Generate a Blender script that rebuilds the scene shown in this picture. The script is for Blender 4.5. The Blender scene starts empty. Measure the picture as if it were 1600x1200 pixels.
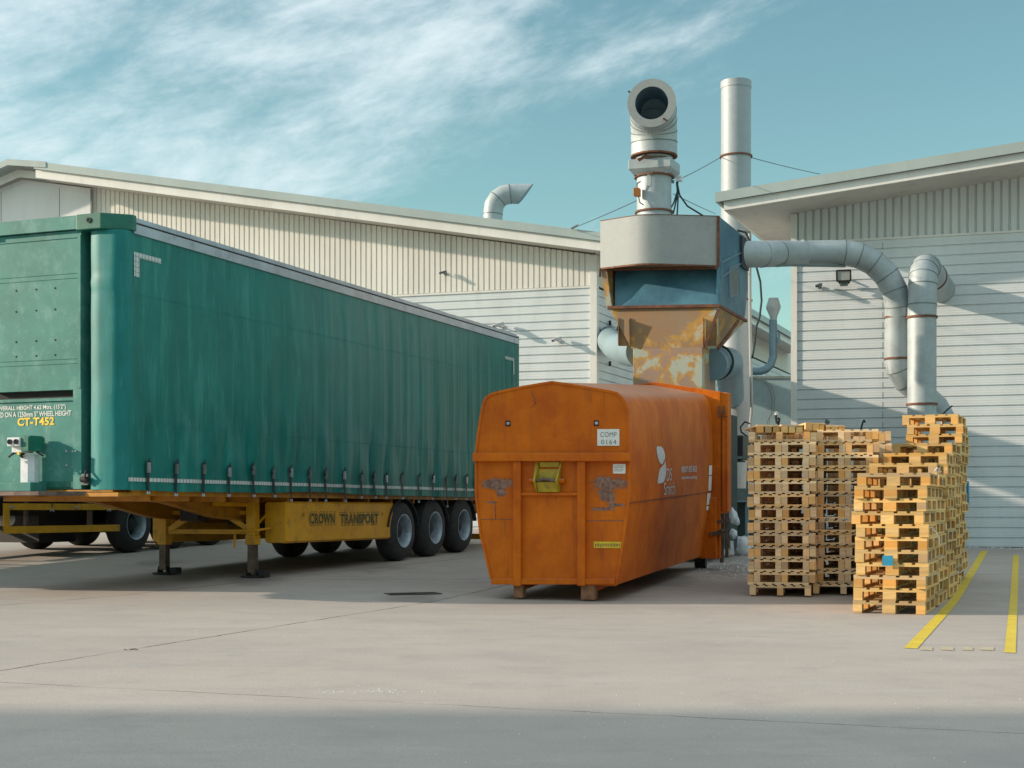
import bpy, bmesh, math, random
from mathutils import Vector, Matrix, noise
S = bpy.context.scene
COL = S.collection
F = 2250.0; HZ = 795.0; CZ = 1.2          # focal length and horizon in photo pixels, eye height
# ---------------------------------------------------------------- camera
cam = bpy.data.cameras.new('camera'); co = bpy.data.objects.new('camera', cam); COL.objects.link(co)
cam.sensor_width = 36; cam.lens = F / 1600 * 36; cam.shift_y = (HZ - 600) / 1600
cam.clip_end = 2000; co.location = (0, 0, CZ); co.rotation_euler = (math.radians(90), 0, 0)
S.camera = co
# ---------------------------------------------------------------- sun and sky
SUN = Vector((1.0, -0.01, -0.335)).normalized()      # direction the light travels
sl = bpy.data.lights.new('sun', 'SUN'); sl.energy = 4.8; sl.angle = math.radians(0.9); sl.color = (1.0, 0.82, 0.64)
so = bpy.data.objects.new('sun', sl); COL.objects.link(so)
so.rotation_euler = (-SUN).to_track_quat('Z', 'Y').to_euler()
W = bpy.data.worlds.new('World'); S.world = W; W.use_nodes = True
nt = W.node_tree; N = nt.nodes; LK = nt.links; N.clear()
out = N.new('ShaderNodeOutputWorld'); bg = N.new('ShaderNodeBackground'); bg.inputs[1].default_value = 0.15
sky = N.new('ShaderNodeTexSky'); sky.sky_type = 'NISHITA'; sky.sun_disc = False
sky.sun_elevation = math.asin(-SUN.z); sky.sun_rotation = math.atan2(-SUN.x, -SUN.y)
sky.air_density = 1.0; sky.dust_density = 0.6; sky.ozone_density = 1.0
tint = N.new('ShaderNodeMix'); tint.data_type = 'RGBA'; tint.blend_type = 'MULTIPLY'; tint.inputs[0].default_value = 1.0
tint.inputs[7].default_value = (0.72, 0.92, 0.76, 1)
LK.new(sky.outputs[0], tint.inputs[6])
tc = N.new('ShaderNodeTexCoord'); sp = N.new('ShaderNodeSeparateXYZ'); LK.new(tc.outputs['Generated'], sp.inputs[0])
def wmath(op, a, b):
    n = N.new('ShaderNodeMath'); n.operation = op
    for i, v in enumerate((a, b)):
        if isinstance(v, (int, float)): n.inputs[i].default_value = v
        else: LK.new(v, n.inputs[i])
    return n.outputs[0]
# wispy cloud streaks that climb gently to the right
ca, sa = math.cos(math.radians(17)), math.sin(math.radians(17))
al = wmath('ADD', wmath('MULTIPLY', sp.outputs[0], ca), wmath('MULTIPLY', sp.outputs[2], sa))
ac = wmath('ADD', wmath('MULTIPLY', sp.outputs[0], -sa), wmath('MULTIPLY', sp.outputs[2], ca))
cv = N.new('ShaderNodeCombineXYZ'); LK.new(wmath('MULTIPLY', al, 2.4), cv.inputs[0]); LK.new(wmath('MULTIPLY', sp.outputs[1], 1.5), cv.inputs[1]); LK.new(wmath('MULTIPLY', ac, 6.5), cv.inputs[2])
def wnoise(scale, det, rough, dist=0.0, loc=(0, 0, 0)):
    mp = N.new('ShaderNodeMapping'); mp.inputs['Location'].default_value = loc; LK.new(cv.outputs[0], mp.inputs[0])
    n = N.new('ShaderNodeTexNoise'); n.inputs['Scale'].default_value = scale; n.inputs['Detail'].default_value = det
    n.inputs['Roughness'].default_value = rough; n.inputs['Distortion'].default_value = dist
    LK.new(mp.outputs[0], n.inputs['Vector']); return n.outputs[0]
n1 = wnoise(1.9, 9, 0.60, 0.25, (2.3, 0.7, 1.1)); n2 = wnoise(7.5, 8, 0.68, 0.3, (0, 3, 5))
cl = wmath('ADD', wmath('MULTIPLY', n1, 0.74), wmath('MULTIPLY', n2, 0.26))
bias = wmath('ADD', wmath('MULTIPLY', sp.outputs[2], 1.6), wmath('MULTIPLY', sp.outputs[0], -0.66))
bn = N.new('ShaderNodeMapRange'); LK.new(bias, bn.inputs['Value'])
for k_, v_ in (('From Min', 0.33), ('From Max', 0.70), ('To Min', -0.035), ('To Max', 0.17)): bn.inputs[k_].default_value = v_
cl = wmath('ADD', cl, bn.outputs[0])
# unseen bright cloud overhead, added to lift the fill on shaded surfaces
oh = N.new('ShaderNodeMapRange'); oh.interpolation_type = 'SMOOTHSTEP'
for k_, v_ in (('From Min', 0.37), ('From Max', 0.62), ('To Min', 0.0), ('To Max', 0.30)): oh.inputs[k_].default_value = v_
LK.new(sp.outputs[2], oh.inputs['Value']); cl = wmath('ADD', cl, oh.outputs[0])
rp = N.new('ShaderNodeMapRange'); rp.interpolation_type = 'SMOOTHSTEP'
rp.inputs['From Min'].default_value = 0.47; rp.inputs['From Max'].default_value = 0.78
rp.inputs['To Min'].default_value = 0.0; rp.inputs['To Max'].default_value = 0.82
LK.new(cl, rp.inputs['Value'])
cm = N.new('ShaderNodeMix'); cm.data_type = 'RGBA'
LK.new(rp.outputs[0], cm.inputs[0]); LK.new(tint.outputs[2], cm.inputs[6]); cm.inputs[7].default_value = (4.9, 5.5, 5.7, 1)
LK.new(cm.outputs[2], bg.inputs[0]); LK.new(bg.outputs[0], out.inputs[0])
S.view_settings.view_transform = 'Standard'; S.view_settings.look = 'None'
S.view_settings.exposure = 0.36; S.view_settings.gamma = 1.0; S.view_settings.use_curve_mapping = False

# ---------------------------------------------------------------- helpers
random.seed(7)
def G(x, y):                                         # height of the yard: level near the camera, rising towards the buildings
    t = y - 18.5
    s = (t + math.sqrt(t * t + 1.0)) / 2 if t < 26 else 26.0
    return 0.036 * min(s, 26.0) + 0.01 * max(0.0, min(-x, 20.0)) * min(1.0, max(0.0, (y - 8) / 12))
def P(px, py, Y):                                    # a photo pixel at distance Y
    return Vector(((px - 800) / F * Y, Y, CZ + (HZ - py) / F * Y))
def onw(px, px0, Y0):                                # distance at pixel column px on a facade that passes (px0, Y0)
    k = 0.3125; x0 = (px0 - 800) / F * Y0
    return (Y0 + k * x0) / (1 + k * (px - 800) / F)
def gpt(px, py):                                     # pixel to the ground
    lo, hi = 2.0, 60.0
    for _ in range(50):
        Y = (lo + hi) / 2
        if CZ - (py - HZ) / F * Y > G((px - 800) / F * Y, Y): lo = Y
        else: hi = Y
    x = (px - 800) / F * Y
    return Vector((x, Y, G(x, Y)))
u = Vector((0.3714, 0.9285, 0)); v = Vector((-0.9285, 0.3714, 0)); wd = Vector((0.9545, -0.2983, 0)); UP = Vector((0, 0, 1))
def tag(o, label=None, cat=None, group=None, kind=None):
    if label: o['label'] = label
    if cat: o['category'] = cat
    if group: o['group'] = group
    if kind: o['kind'] = kind
    return o
def empty(name, loc, rz=0, label=None, cat=None, group=None):
    o = bpy.data.objects.new(name, None); COL.objects.link(o); o.location = loc; o.rotation_euler = (0, 0, rz)
    o.empty_display_size = 0.3
    return tag(o, label, cat, group)
def worldloc(o):
    l = Vector(o.location)
    while o.parent: o = o.parent; l += Vector(o.location)
    return l
class MB:
    def __init__(s): s.v = []; s.f = []
    def add(s, vs, fs):
        b = len(s.v); s.v += [Vector(p) for p in vs]; s.f += [tuple(i + b for i in f) for f in fs]; return s
    def box(s, x0, x1, y0, y1, z0, z1):
        return s.add([(x0,y0,z0),(x1,y0,z0),(x1,y1,z0),(x0,y1,z0),(x0,y0,z1),(x1,y0,z1),(x1,y1,z1),(x0,y1,z1)],
                     [(0,3,2,1),(4,5,6,7),(0,1,5,4),(1,2,6,5),(2,3,7,6),(3,0,4,7)])
    def prism(s, pts, d):                            # polygon pts extruded by vector d
        n = len(pts); d = Vector(d); pts = [Vector(p) for p in pts]
        return s.add(pts + [p + d for p in pts], [tuple(range(n))[::-1], tuple(range(n, 2 * n))] + [(i, (i + 1) % n, (i + 1) % n + n, i + n) for i in range(n)])
    def bar(s, a, b, w, h=None, up=UP):
        a = Vector(a); b = Vector(b); h = h or w; d = (b - a).normalized()
        up = Vector(up)
        if abs(d.dot(up)) > 0.98: up = Vector((1, 0, 0))
        r = d.cross(up).normalized(); q = r.cross(d).normalized()
        c = [a - r*w/2 - q*h/2, a + r*w/2 - q*h/2, a + r*w/2 + q*h/2, a - r*w/2 + q*h/2]
        return s.prism(c, b - a)
    def tube(s, path, r, n=20, cap=True, rs=None):
        path = [Vector(p) for p in path]; m = len(path); rings = []
        t0 = (path[1] - path[0]).normalized()
        ref = Vector((0, 0, 1)) if abs(t0.z) < 0.9 else Vector((1, 0, 0))
        a = t0.cross(ref).normalized()
        for i, p in enumerate(path):
            if i == 0: t = t0
            elif i == m - 1: t = (path[-1] - path[-2]).normalized()
            else:
                t1 = (path[i] - path[i-1]).normalized(); t2 = (path[i+1] - path[i]).normalized(); t = (t1 + t2).normalized()
            a = (a - t * a.dot(t)).normalized(); b = t.cross(a)
            k = 1.0
            if 0 < i < m - 1: k = 1 / max(0.5, t.dot((path[i+1] - path[i]).normalized()))
            rr = rs[i] if rs else r
            # keep section round: stretch in the bend plane
            bd = None
            if k > 1.001:
                bd = ((path[i+1] - path[i]).normalized() - (path[i] - path[i-1]).normalized()).normalized()
            ring = []
            for j in range(n):
                q = (a * math.cos(2*math.pi*j/n) + b * math.sin(2*math.pi*j/n)) * rr
                if bd is not None:
                    q = q + bd * q.dot(bd) * (k - 1)
                ring.append(p + q)
            rings.append(ring)
        vs = [q for r_ in rings for q in r_]; fs = []
        for i in range(m - 1):
            for j in range(n):
                fs.append((i*n + j, i*n + (j+1) % n, (i+1)*n + (j+1) % n, (i+1)*n + j))
        if cap: fs += [tuple(range(n))[::-1], tuple((m-1)*n + j for j in range(n))]
        return s.add(vs, fs)
    def lathe(s, c, axis, prof, n=32):               # prof: list of (along, radius)
        c = Vector(c); ax = Vector(axis).normalized(); ref = Vector((0,0,1)) if abs(ax.z) < 0.9 else Vector((1,0,0))
        a = ax.cross(ref).normalized(); b = ax.cross(a); vs = []; fs = []; m = len(prof)
        for (h, r) in prof:
            for j in range(n): vs.append(c + ax*h + (a*math.cos(2*math.pi*j/n) + b*math.sin(2*math.pi*j/n))*max(r, 1e-4))
        for i in range(m - 1):
            for j in range(n): fs.append((i*n + j, i*n + (j+1) % n, (i+1)*n + (j+1) % n, (i+1)*n + j))
        return s.add(vs, fs)
    def build(s, name, mat, parent=None, world=True, smooth=False, bevel=0, bseg=2, ang=35, flip=False):
        vs = s.v
        if parent is not None and world:
            o0 = worldloc(parent); vs = [p - o0 for p in vs]
        me = bpy.data.meshes.new(name); me.from_pydata([tuple(p) for p in vs], [], s.f); me.materials.append(mat)
        bm = bmesh.new(); bm.from_mesh(me); bmesh.ops.recalc_face_normals(bm, faces=bm.faces); bm.to_mesh(me); bm.free()
        if smooth:
            me.polygons.foreach_set('use_smooth', [True] * len(me.polygons)); me.set_sharp_from_angle(angle=math.radians(ang))
        me.update()
        o = bpy.data.objects.new(name, me); COL.objects.link(o)
        if parent is not None: o.parent = parent
        if bevel:
            md = o.modifiers.new('bevel', 'BEVEL'); md.width = bevel; md.segments = bseg; md.limit_method = 'ANGLE'; md.angle_limit = math.radians(40)
            md.harden_normals = False
        return o
def children(o): return [c for c in bpy.data.objects if c.parent is o]
def text_mb(txt, org, ex, ey, width, height, fat=0.0, spacing=1.0, align='L'):
    cu = bpy.data.curves.new('txt', 'FONT'); cu.body = txt; cu.size = 1.0; cu.offset = fat; cu.resolution_u = 4; cu.space_character = spacing
    ob = bpy.data.objects.new('txt', cu); COL.objects.link(ob); bpy.context.view_layer.update()
    me = bpy.data.meshes.new_from_object(ob.evaluated_get(bpy.context.evaluated_depsgraph_get()))
    xs = [q.co.x for q in me.vertices]; ys = [q.co.y for q in me.vertices]
    x0, x1, y0, y1 = min(xs), max(xs), min(ys), max(ys)
    ex = Vector(ex); ey = Vector(ey); org = Vector(org)
    m = MB(); m.add([org + ex * ((q.co.x - x0) / (x1 - x0) * width) + ey * ((q.co.y - y0) / (y1 - y0) * height) for q in me.vertices],
                    [tuple(p.vertices) for p in me.polygons])
    bpy.data.objects.remove(ob); bpy.data.curves.remove(cu); bpy.data.meshes.remove(me)
    return m
# ---------------------------------------------------------------- materials
class NT:
    def __init__(s, name):
        s.m = bpy.data.materials.new(name); s.m.use_nodes = True; s.t = s.m.node_tree; s.n = s.t.nodes; s.l = s.t.links
        s.p = s.n['Principled BSDF']; s.co = s.n.new('ShaderNodeTexCoord')
        s.gm = None
    def setv(s, sock, val):
        if isinstance(val, (int, float)): sock.default_value = val
        elif isinstance(val, tuple): sock.default_value = val if len(val) == 4 or sock.type == 'VECTOR' else (*val, 1)
        else: s.l.new(val, sock)
    def math(s, op, a, b=0.0, c=None):
        n = s.n.new('ShaderNodeMath'); n.operation = op; s.setv(n.inputs[0], a); s.setv(n.inputs[1], b)
        if c is not None: s.setv(n.inputs[2], c)
        return n.outputs[0]
    def pos(s):
        if not s.gm: s.gm = s.n.new('ShaderNodeNewGeometry')
        return s.gm.outputs['Position']
    def noise(s, scale, det=5, rough=0.6, stretch=(1, 1, 1), src='Object', dist=0.0, off=(0,0,0), w=None):
        mp = s.n.new('ShaderNodeMapping'); mp.inputs['Scale'].default_value = stretch; mp.inputs['Location'].default_value = off
        s.l.new(s.co.outputs[src] if src != 'pos' else s.pos(), mp.inputs[0])
        n = s.n.new('ShaderNodeTexNoise'); n.inputs['Scale'].default_value = scale; n.inputs['Detail'].default_value = det
        n.inputs['Roughness'].default_value = rough; n.inputs['Distortion'].default_value = dist; s.l.new(mp.outputs[0], n.inputs['Vector'])
        return n.outputs[0]
    def ramp(s, val, a, b, lo=0.0, hi=1.0):
        n = s.n.new('ShaderNodeMapRange'); n.interpolation_type = 'SMOOTHSTEP'
        s.setv(n.inputs['Value'], val); n.inputs['From Min'].default_value = a; n.inputs['From Max'].default_value = b
        n.inputs['To Min'].default_value = lo; n.inputs['To Max'].default_value = hi
        return n.outputs[0]
    def mix(s, f, a, b, mode='MIX'):
        n = s.n.new('ShaderNodeMix'); n.data_type = 'RGBA'; n.blend_type = mode
        s.setv(n.inputs[0], f); s.setv(n.inputs[6], a); s.setv(n.inputs[7], b); return n.outputs[2]
    def bump(s, h, strength=0.3, dist=0.01):
        n = s.n.new('ShaderNodeBump'); n.inputs['Strength'].default_value = strength; n.inputs['Distance'].default_value = dist
        s.setv(n.inputs['Height'], h); s.l.new(n.outputs[0], s.p.inputs['Normal'])
    def done(s, col, rough=0.6, metal=0.0, spec=None):
        s.setv(s.p.inputs['Base Color'], col); s.setv(s.p.inputs['Roughness'], rough); s.setv(s.p.inputs['Metallic'], metal)
        if spec is not None: s.p.inputs['Specular IOR Level'].default_value = spec
        return s.m
def plain(name, c, rough=0.6, metal=0.0, var=0.25, scale=6, bump=0.0, dirt=None, spec=None):
    t = NT(name); a = t.noise(scale, 6, 0.65)
    c2 = tuple(x * (1 - var) for x in c); c1 = tuple(min(1, x * (1 + var * 0.6)) for x in c)
    col = t.mix(t.ramp(a, 0.3, 0.7), c2, c1)
    if dirt: col = t.mix(t.ramp(t.noise(scale * 1.7, 8, 0.75, off=(3, 1, 2)), 0.52, 0.74, 0, 0.8), col, dirt)
    if bump: t.bump(t.noise(scale * 12, 3), bump, 0.004)
    return t.done(col, t.math('ADD', rough - 0.08, t.math('MULTIPLY', a, 0.16)), metal, spec)
M = {}
M['black'] = plain('black_rubbery', (0.02, 0.02, 0.022), 0.75, var=0.4)
M['tyre'] = plain('tyre_rubber', (0.028, 0.028, 0.032), 0.8, var=0.35, scale=9, dirt=(0.07, 0.065, 0.06))
M['rim'] = plain('rim_paint', (0.36, 0.45, 0.52), 0.45, 0.3, 0.2, 8, dirt=(0.10, 0.09, 0.08))
M['hub'] = plain('hub_dirty_steel', (0.045, 0.045, 0.05), 0.6, 0.4, 0.4, 14)
M['yellow'] = plain('chassis_yellow', (0.64, 0.315, 0.012), 0.45, 0, 0.14, 3, dirt=(0.20, 0.10, 0.02))
M['orangeframe'] = plain('chassis_orange', (0.43, 0.185, 0.012), 0.5, 0, 0.25, 4, dirt=(0.10, 0.045, 0.02))
M['legsteel'] = plain('leg_worn_steel', (0.14, 0.10, 0.085), 0.5, 0.5, 0.45, 7, dirt=(0.05, 0.035, 0.03))
M['white'] = plain('white_vinyl', (0.72, 0.72, 0.70), 0.5, 0, 0.08, 20)
M['silver'] = plain('rail_aluminium', (0.42, 0.45, 0.50), 0.38, 0.55, 0.18, 2.5, dirt=(0.22, 0.22, 0.23))
M['sack'] = plain('plastic_sack', (0.62, 0.66, 0.70), 0.4, 0, 0.2, 14)
M['postwhite'] = plain('post_white_paint', (0.66, 0.70, 0.74), 0.45, 0, 0.12, 6)
M['lettergreen'] = plain('letter_dark_green', (0.02, 0.055, 0.03), 0.55, 0, 0.2, 8)
M['letteryellow'] = plain('letter_yellow', (0.80, 0.56, 0.03), 0.5, 0, 0.1, 8)
M['grey'] = plain('grey_ink', (0.16, 0.17, 0.18), 0.6, 0, 0.1, 8)
M['cable'] = plain('cable_black', (0.018, 0.025, 0.035), 0.5)
M['bluepaint'] = None
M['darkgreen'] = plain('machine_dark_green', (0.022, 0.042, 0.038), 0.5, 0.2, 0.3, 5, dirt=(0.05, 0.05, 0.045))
M['machinegrey'] = plain('machine_grey_green', (0.13, 0.17, 0.17), 0.55, 0.2, 0.25, 4, dirt=(0.07, 0.08, 0.075))
M['lampglass'] = plain('floodlight_glass', (0.42, 0.46, 0.44), 0.15, 0, 0.1, 6)
M['camwhite'] = plain('camera_housing', (0.5, 0.52, 0.53), 0.4, 0, 0.1, 9)
M['orangebox'] = plain('orange_switch_box', (0.52, 0.17, 0.025), 0.5, 0, 0.15, 9)
M['bluestrap'] = plain('blue_plastic', (0.02, 0.25, 0.42), 0.5, 0, 0.12, 9)
M['rust'] = plain('ring_rust', (0.17, 0.075, 0.045), 0.8, 0.2, 0.45, 9)
M['dark'] = plain('dark_inside', (0.012, 0.012, 0.014), 0.8)

def green(name, base, faded, rough, dirtamt, vert=(1, 1, 0.12), bumpk=0.0, dusty=False):
    t = NT(name)
    a = t.noise(1.1, 6, 0.65); b = t.noise(5.0, 6, 0.7, vert); c = t.noise(26, 4, 0.6, vert)
    col = t.mix(t.ramp(a, 0.3, 0.72), base, tuple(x * 0.72 for x in base))
    col = t.mix(t.ramp(b, 0.46, 0.72, 0, dirtamt), col, faded)
    col = t.mix(t.ramp(c, 0.60, 0.74, 0, dirtamt * 0.7), col, tuple(min(1, x * 1.15) for x in faded))
    if dusty:                                            # road dust wiped into the middle of the curtain
        sx = t.n.new('ShaderNodeSeparateXYZ'); t.l.new(t.co.outputs['Object'], sx.inputs[0])
        k1 = t.math('MULTIPLY', t.ramp(sx.outputs[0], 3.0, 6.5), t.math('SUBTRACT', 1.0, t.ramp(sx.outputs[0], 10.0, 12.5)))
        f2 = t.math('MULTIPLY', k1, t.ramp(t.noise(3.4, 6, 0.7, (1, 1, 0.06), off=(8, 0, 0)), 0.30, 0.60))
        col = t.mix(t.math('MULTIPLY', f2, 0.62), col, (0.105, 0.22, 0.195))
    if bumpk: t.bump(t.math('ADD', t.math('MULTIPLY', b, 1.0), t.math('MULTIPLY', c, 0.25)), bumpk, 0.02)
    return t.done(col, t.math('ADD', rough, t.math('MULTIPLY', b, 0.2)), 0.0, 0.3)
M['curtain'] = green('curtain_green_vinyl', (0.004, 0.170, 0.150), (0.060, 0.30, 0.26), 0.36, 0.5, bumpk=0.5, dusty=True)
M['curtain2'] = green('corner_green_vinyl', (0.004, 0.185, 0.180), (0.05, 0.30, 0.285), 0.4, 0.4)
M['bulkhead'] = green('bulkhead_green_paint', (0.05, 0.235, 0.205), (0.17, 0.34, 0.31), 0.45, 0.55, (1, 1, 0.8))
M['greencap'] = plain('cap_green_paint', (0.012, 0.145, 0.105), 0.45, 0, 0.2, 3, dirt=(0.13, 0.27, 0.21))

def tape(name):
    t = NT(name); sx = t.n.new('ShaderNodeSeparateXYZ'); t.l.new(t.co.outputs['Object'], sx.inputs[0])
    f = t.math('FRACT', t.math('MULTIPLY', sx.outputs[0], 15.0)); f2 = t.math('FRACT', t.math('MULTIPLY', sx.outputs[2], 15.0))
    g = t.math('GREATER_THAN', t.math('MAXIMUM', f, t.math('SUBTRACT', f2, 0.08)), 0.82)
    return t.done(t.mix(g, (0.50, 0.55, 0.55), (0.10, 0.20, 0.18)), 0.35)
M['tape'] = tape('reflective_tape')

def clad(name, base, streak, bumpax=None, ribs=0):
    t = NT(name)
    a = t.noise(0.9, 5, 0.6, (1, 1, 0.4)); b = t.noise(3.5, 6, 0.7, (1, 1, 0.18))
    col = t.mix(t.ramp(a, 0.3, 0.75), base, tuple(x * 0.86 for x in base))
    col = t.mix(t.ramp(b, 0.5, 0.78, 0, 0.5), col, streak)
    if ribs:
        sx = t.n.new('ShaderNodeSeparateXYZ'); t.l.new(t.co.outputs['Object'], sx.inputs[0])
        s_ = t.math('SINE', t.math('MULTIPLY', sx.outputs[2], 2 * math.pi / ribs))
        t.bump(s_, 0.2, 0.005)
    return t.done(col, 0.5)
M['planks'] = clad('cladding_planks_pale', (0.64, 0.69, 0.71), (0.48, 0.54, 0.56), ribs=0.0523)
M['corr_left'] = clad('cladding_ribbed_cream', (0.75, 0.735, 0.68), (0.58, 0.57, 0.51))
M['corr_right'] = clad('cladding_ribbed_pale', (0.62, 0.66, 0.66), (0.45, 0.50, 0.50))
M['whitepanel'] = clad('white_flat_panels', (0.66, 0.68, 0.69), (0.52, 0.55, 0.57))
M['fascia'] = clad('fascia_white', (0.72, 0.72, 0.69), (0.45, 0.45, 0.41))
M['roofgrey'] = clad('roof_edge_grey', (0.36, 0.43, 0.42), (0.27, 0.33, 0.32))
M['soffit'] = clad('soffit_stained', (0.60, 0.57, 0.52), (0.24, 0.21, 0.17))
M['groove'] = plain('cladding_groove_shadow_gap', (0.22, 0.24, 0.25), 0.6)

def galv(name, base, rough=0.36, metal=0.75, sc=7, dark=0.75):
    t = NT(name)
    v_ = t.n.new('ShaderNodeTexVoronoi'); v_.inputs['Scale'].default_value = sc * 5; t.l.new(t.co.outputs['Object'], v_.inputs['Vector'])
    a = t.noise(sc * 0.35, 6, 0.65); b = t.noise(sc, 6, 0.7, (1, 1, 0.3))
    col = t.mix(t.ramp(a, 0.3, 0.7), tuple(x * dark for x in base), base)
    bw = t.n.new('ShaderNodeRGBToBW'); t.l.new(v_.outputs['Color'], bw.inputs[0])
    col = t.mix(t.math('MULTIPLY', bw.outputs[0], 0.22), col, tuple(min(1, x * 1.3) for x in base))
    col = t.mix(t.ramp(b, 0.66, 0.80, 0, 0.45), col, (0.26, 0.17, 0.10))
    return t.done(col, t.math('ADD', rough, t.math('MULTIPLY', a, 0.25)), metal)
M['galv'] = galv('galvanised_steel', (0.37, 0.43, 0.45), 0.45, 0.25)
M['steel'] = galv('bright_flue_steel', (0.31, 0.35, 0.375), 0.45, 0.2, 3, 0.85)
M['hoodwhite'] = galv('hood_pale_zinc', (0.31, 0.34, 0.34), 0.6, 0.1, 5, 0.85)
M['tankgrey'] = galv('cabinet_blue_grey', (0.22, 0.32, 0.36), 0.5, 0.3, 2)
M['bluepipe'] = galv('blue_grey_pipe', (0.16, 0.27, 0.34), 0.4, 0.4, 3)
def bluem():
    t = NT('hopper_blue_paint'); a = t.noise(1.6, 5, 0.6); b = t.noise(7, 7, 0.75, (1, 1, 0.3))
    col = t.mix(t.ramp(a, 0.3, 0.7), (0.028, 0.10, 0.16), (0.065, 0.19, 0.25))
    col = t.mix(t.ramp(b, 0.62, 0.76, 0, 0.6), col, (0.03, 0.07, 0.09))
    return t.done(col, 0.5)
M['bluepaint'] = bluem()
def rustym(name, lo, hi, edges=(0.40, 0.47, 0.53), core1=(0.30, 0.175, 0.085), core2=(0.27, 0.19, 0.12)):
    t = NT(name)
    a = t.noise(lo, 7, 0.62, dist=0.25); b = t.noise(hi, 8, 0.75, off=(2, 5, 1)); c = t.noise(lo * 2.3, 6, 0.6, off=(7, 2, 4))
    edge = t.ramp(a, edges[0], edges[1]); core = t.ramp(a, edges[1], edges[2])
    col = t.mix(edge, (0.38, 0.41, 0.34), (0.44, 0.24, 0.05))
    col = t.mix(core, col, t.mix(t.ramp(c, 0.35, 0.65), core1, core2))
    col = t.mix(t.ramp(b, 0.60, 0.72, 0, 0.6), col, (0.10, 0.055, 0.035))
    t.bump(b, 0.25, 0.01)
    return t.done(col, 0.75, 0.0)
M['rusty'] = rustym('rust_streaked_hopper', 1.1, 9, (0.41, 0.46, 0.51))
M['rusty2'] = rustym('rust_patched_duct', 1.8, 11, (0.455, 0.495, 0.535), (0.34, 0.22, 0.15), (0.30, 0.21, 0.17))

def orange(patches=()):
    t = NT('container_orange_paint')
    a = t.noise(1.4, 6, 0.65); b = t.noise(6, 8, 0.75, (1, 1, 0.35)); c = t.noise(34, 4, 0.7)
    col = t.mix(t.ramp(a, 0.3, 0.72), (0.60, 0.145, 0.002), (0.42, 0.078, 0.003))
    col = t.mix(t.ramp(b, 0.52, 0.78, 0, 0.5), col, (0.34, 0.085, 0.012))
    col = t.mix(t.ramp(c, 0.60, 0.80, 0, 0.45), col, (0.72, 0.26, 0.03))
    st_ = t.noise(9, 6, 0.8, (1, 1, 0.10), off=(5, 0, 2)); sc_ = t.noise(11, 9, 0.82, off=(1, 8, 3))
    col = t.mix(t.ramp(st_, 0.52, 0.72, 0, 0.5), col, (0.20, 0.055, 0.015))
    col = t.mix(t.ramp(sc_, 0.60, 0.70, 0, 0.7), col, (0.16, 0.06, 0.025))
    if patches:                                          # scraped patches down to bare rusty steel, ragged edges
        so_ = t.n.new('ShaderNodeSeparateXYZ'); t.l.new(t.co.outputs['Object'], so_.inputs[0])
        rag = t.math('ADD', t.math('MULTIPLY', t.math('SUBTRACT', t.noise(9, 8, 0.75, (1, 1, 1.6), off=(3, 3, 3)), 0.5), 2.6), t.math('MULTIPLY', t.math('SUBTRACT', t.noise(45, 4, 0.8), 0.5), 0.7))
        tot = None
        for (ox, oz, rx, rz) in patches:
            a_ = t.math('POWER', t.math('DIVIDE', t.math('ABSOLUTE', t.math('SUBTRACT', so_.outputs[0], ox)), rx), 2.0)
            b_ = t.math('POWER', t.math('DIVIDE', t.math('ABSOLUTE', t.math('SUBTRACT', so_.outputs[2], oz)), rz), 2.0)
            dd = t.math('ADD', t.math('SQRT', t.math('ADD', a_, b_)), rag)
            tot = dd if tot is None else t.math('MINIMUM', tot, dd)
        fr_y = t.math('LESS_THAN', so_.outputs[1], 0.5)
        ms = t.math('MULTIPLY', t.math('SUBTRACT', 1.0, t.ramp(tot, 0.86, 0.98)), fr_y)
        halo = t.math('MULTIPLY', t.math('SUBTRACT', 1.0, t.ramp(tot, 0.95, 1.5)), fr_y)
        col = t.mix(t.math('MULTIPLY', halo, 0.45), col, (0.30, 0.075, 0.01))
        col = t.mix(ms, col, t.mix(t.ramp(t.noise(22, 6, 0.75), 0.35, 0.65), (0.13, 0.065, 0.05), (0.30, 0.18, 0.14)))
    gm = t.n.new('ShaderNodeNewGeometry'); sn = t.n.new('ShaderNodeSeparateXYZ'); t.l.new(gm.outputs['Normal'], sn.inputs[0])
    sheen_dust = t.ramp(t.math('ADD', sn.outputs[2], t.math('MULTIPLY', b, 0.4)), 0.55, 1.15, 0, 0.6)   # pinkish sky reflection painted on upward faces, with some dust
    col = t.mix(sheen_dust, col, (0.42, 0.26, 0.19))
    t.bump(t.math('ADD', t.math('MULTIPLY', t.noise(2.2, 3), 1.6), t.math('MULTIPLY', c, 0.08)), 0.6, 0.03)
    return t.done(col, t.math('ADD', 0.42, t.math('MULTIPLY', b, 0.3)), 0.0, 0.22)
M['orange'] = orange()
M['rustpatch'] = rustp = plain('bare_rusted_patch', (0.19, 0.10, 0.07), 0.85, 0.1, 0.5, 16, bump=0.3, dirt=(0.34, 0.20, 0.15))
M['hookyellow'] = plain('hook_yellow_paint', (0.42, 0.29, 0.012), 0.5, 0, 0.25, 6, dirt=(0.10, 0.06, 0.03))
M['skid'] = plain('skid_worn', (0.26, 0.12, 0.06), 0.7, 0.1, 0.35, 8, dirt=(0.12, 0.07, 0.05))

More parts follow.
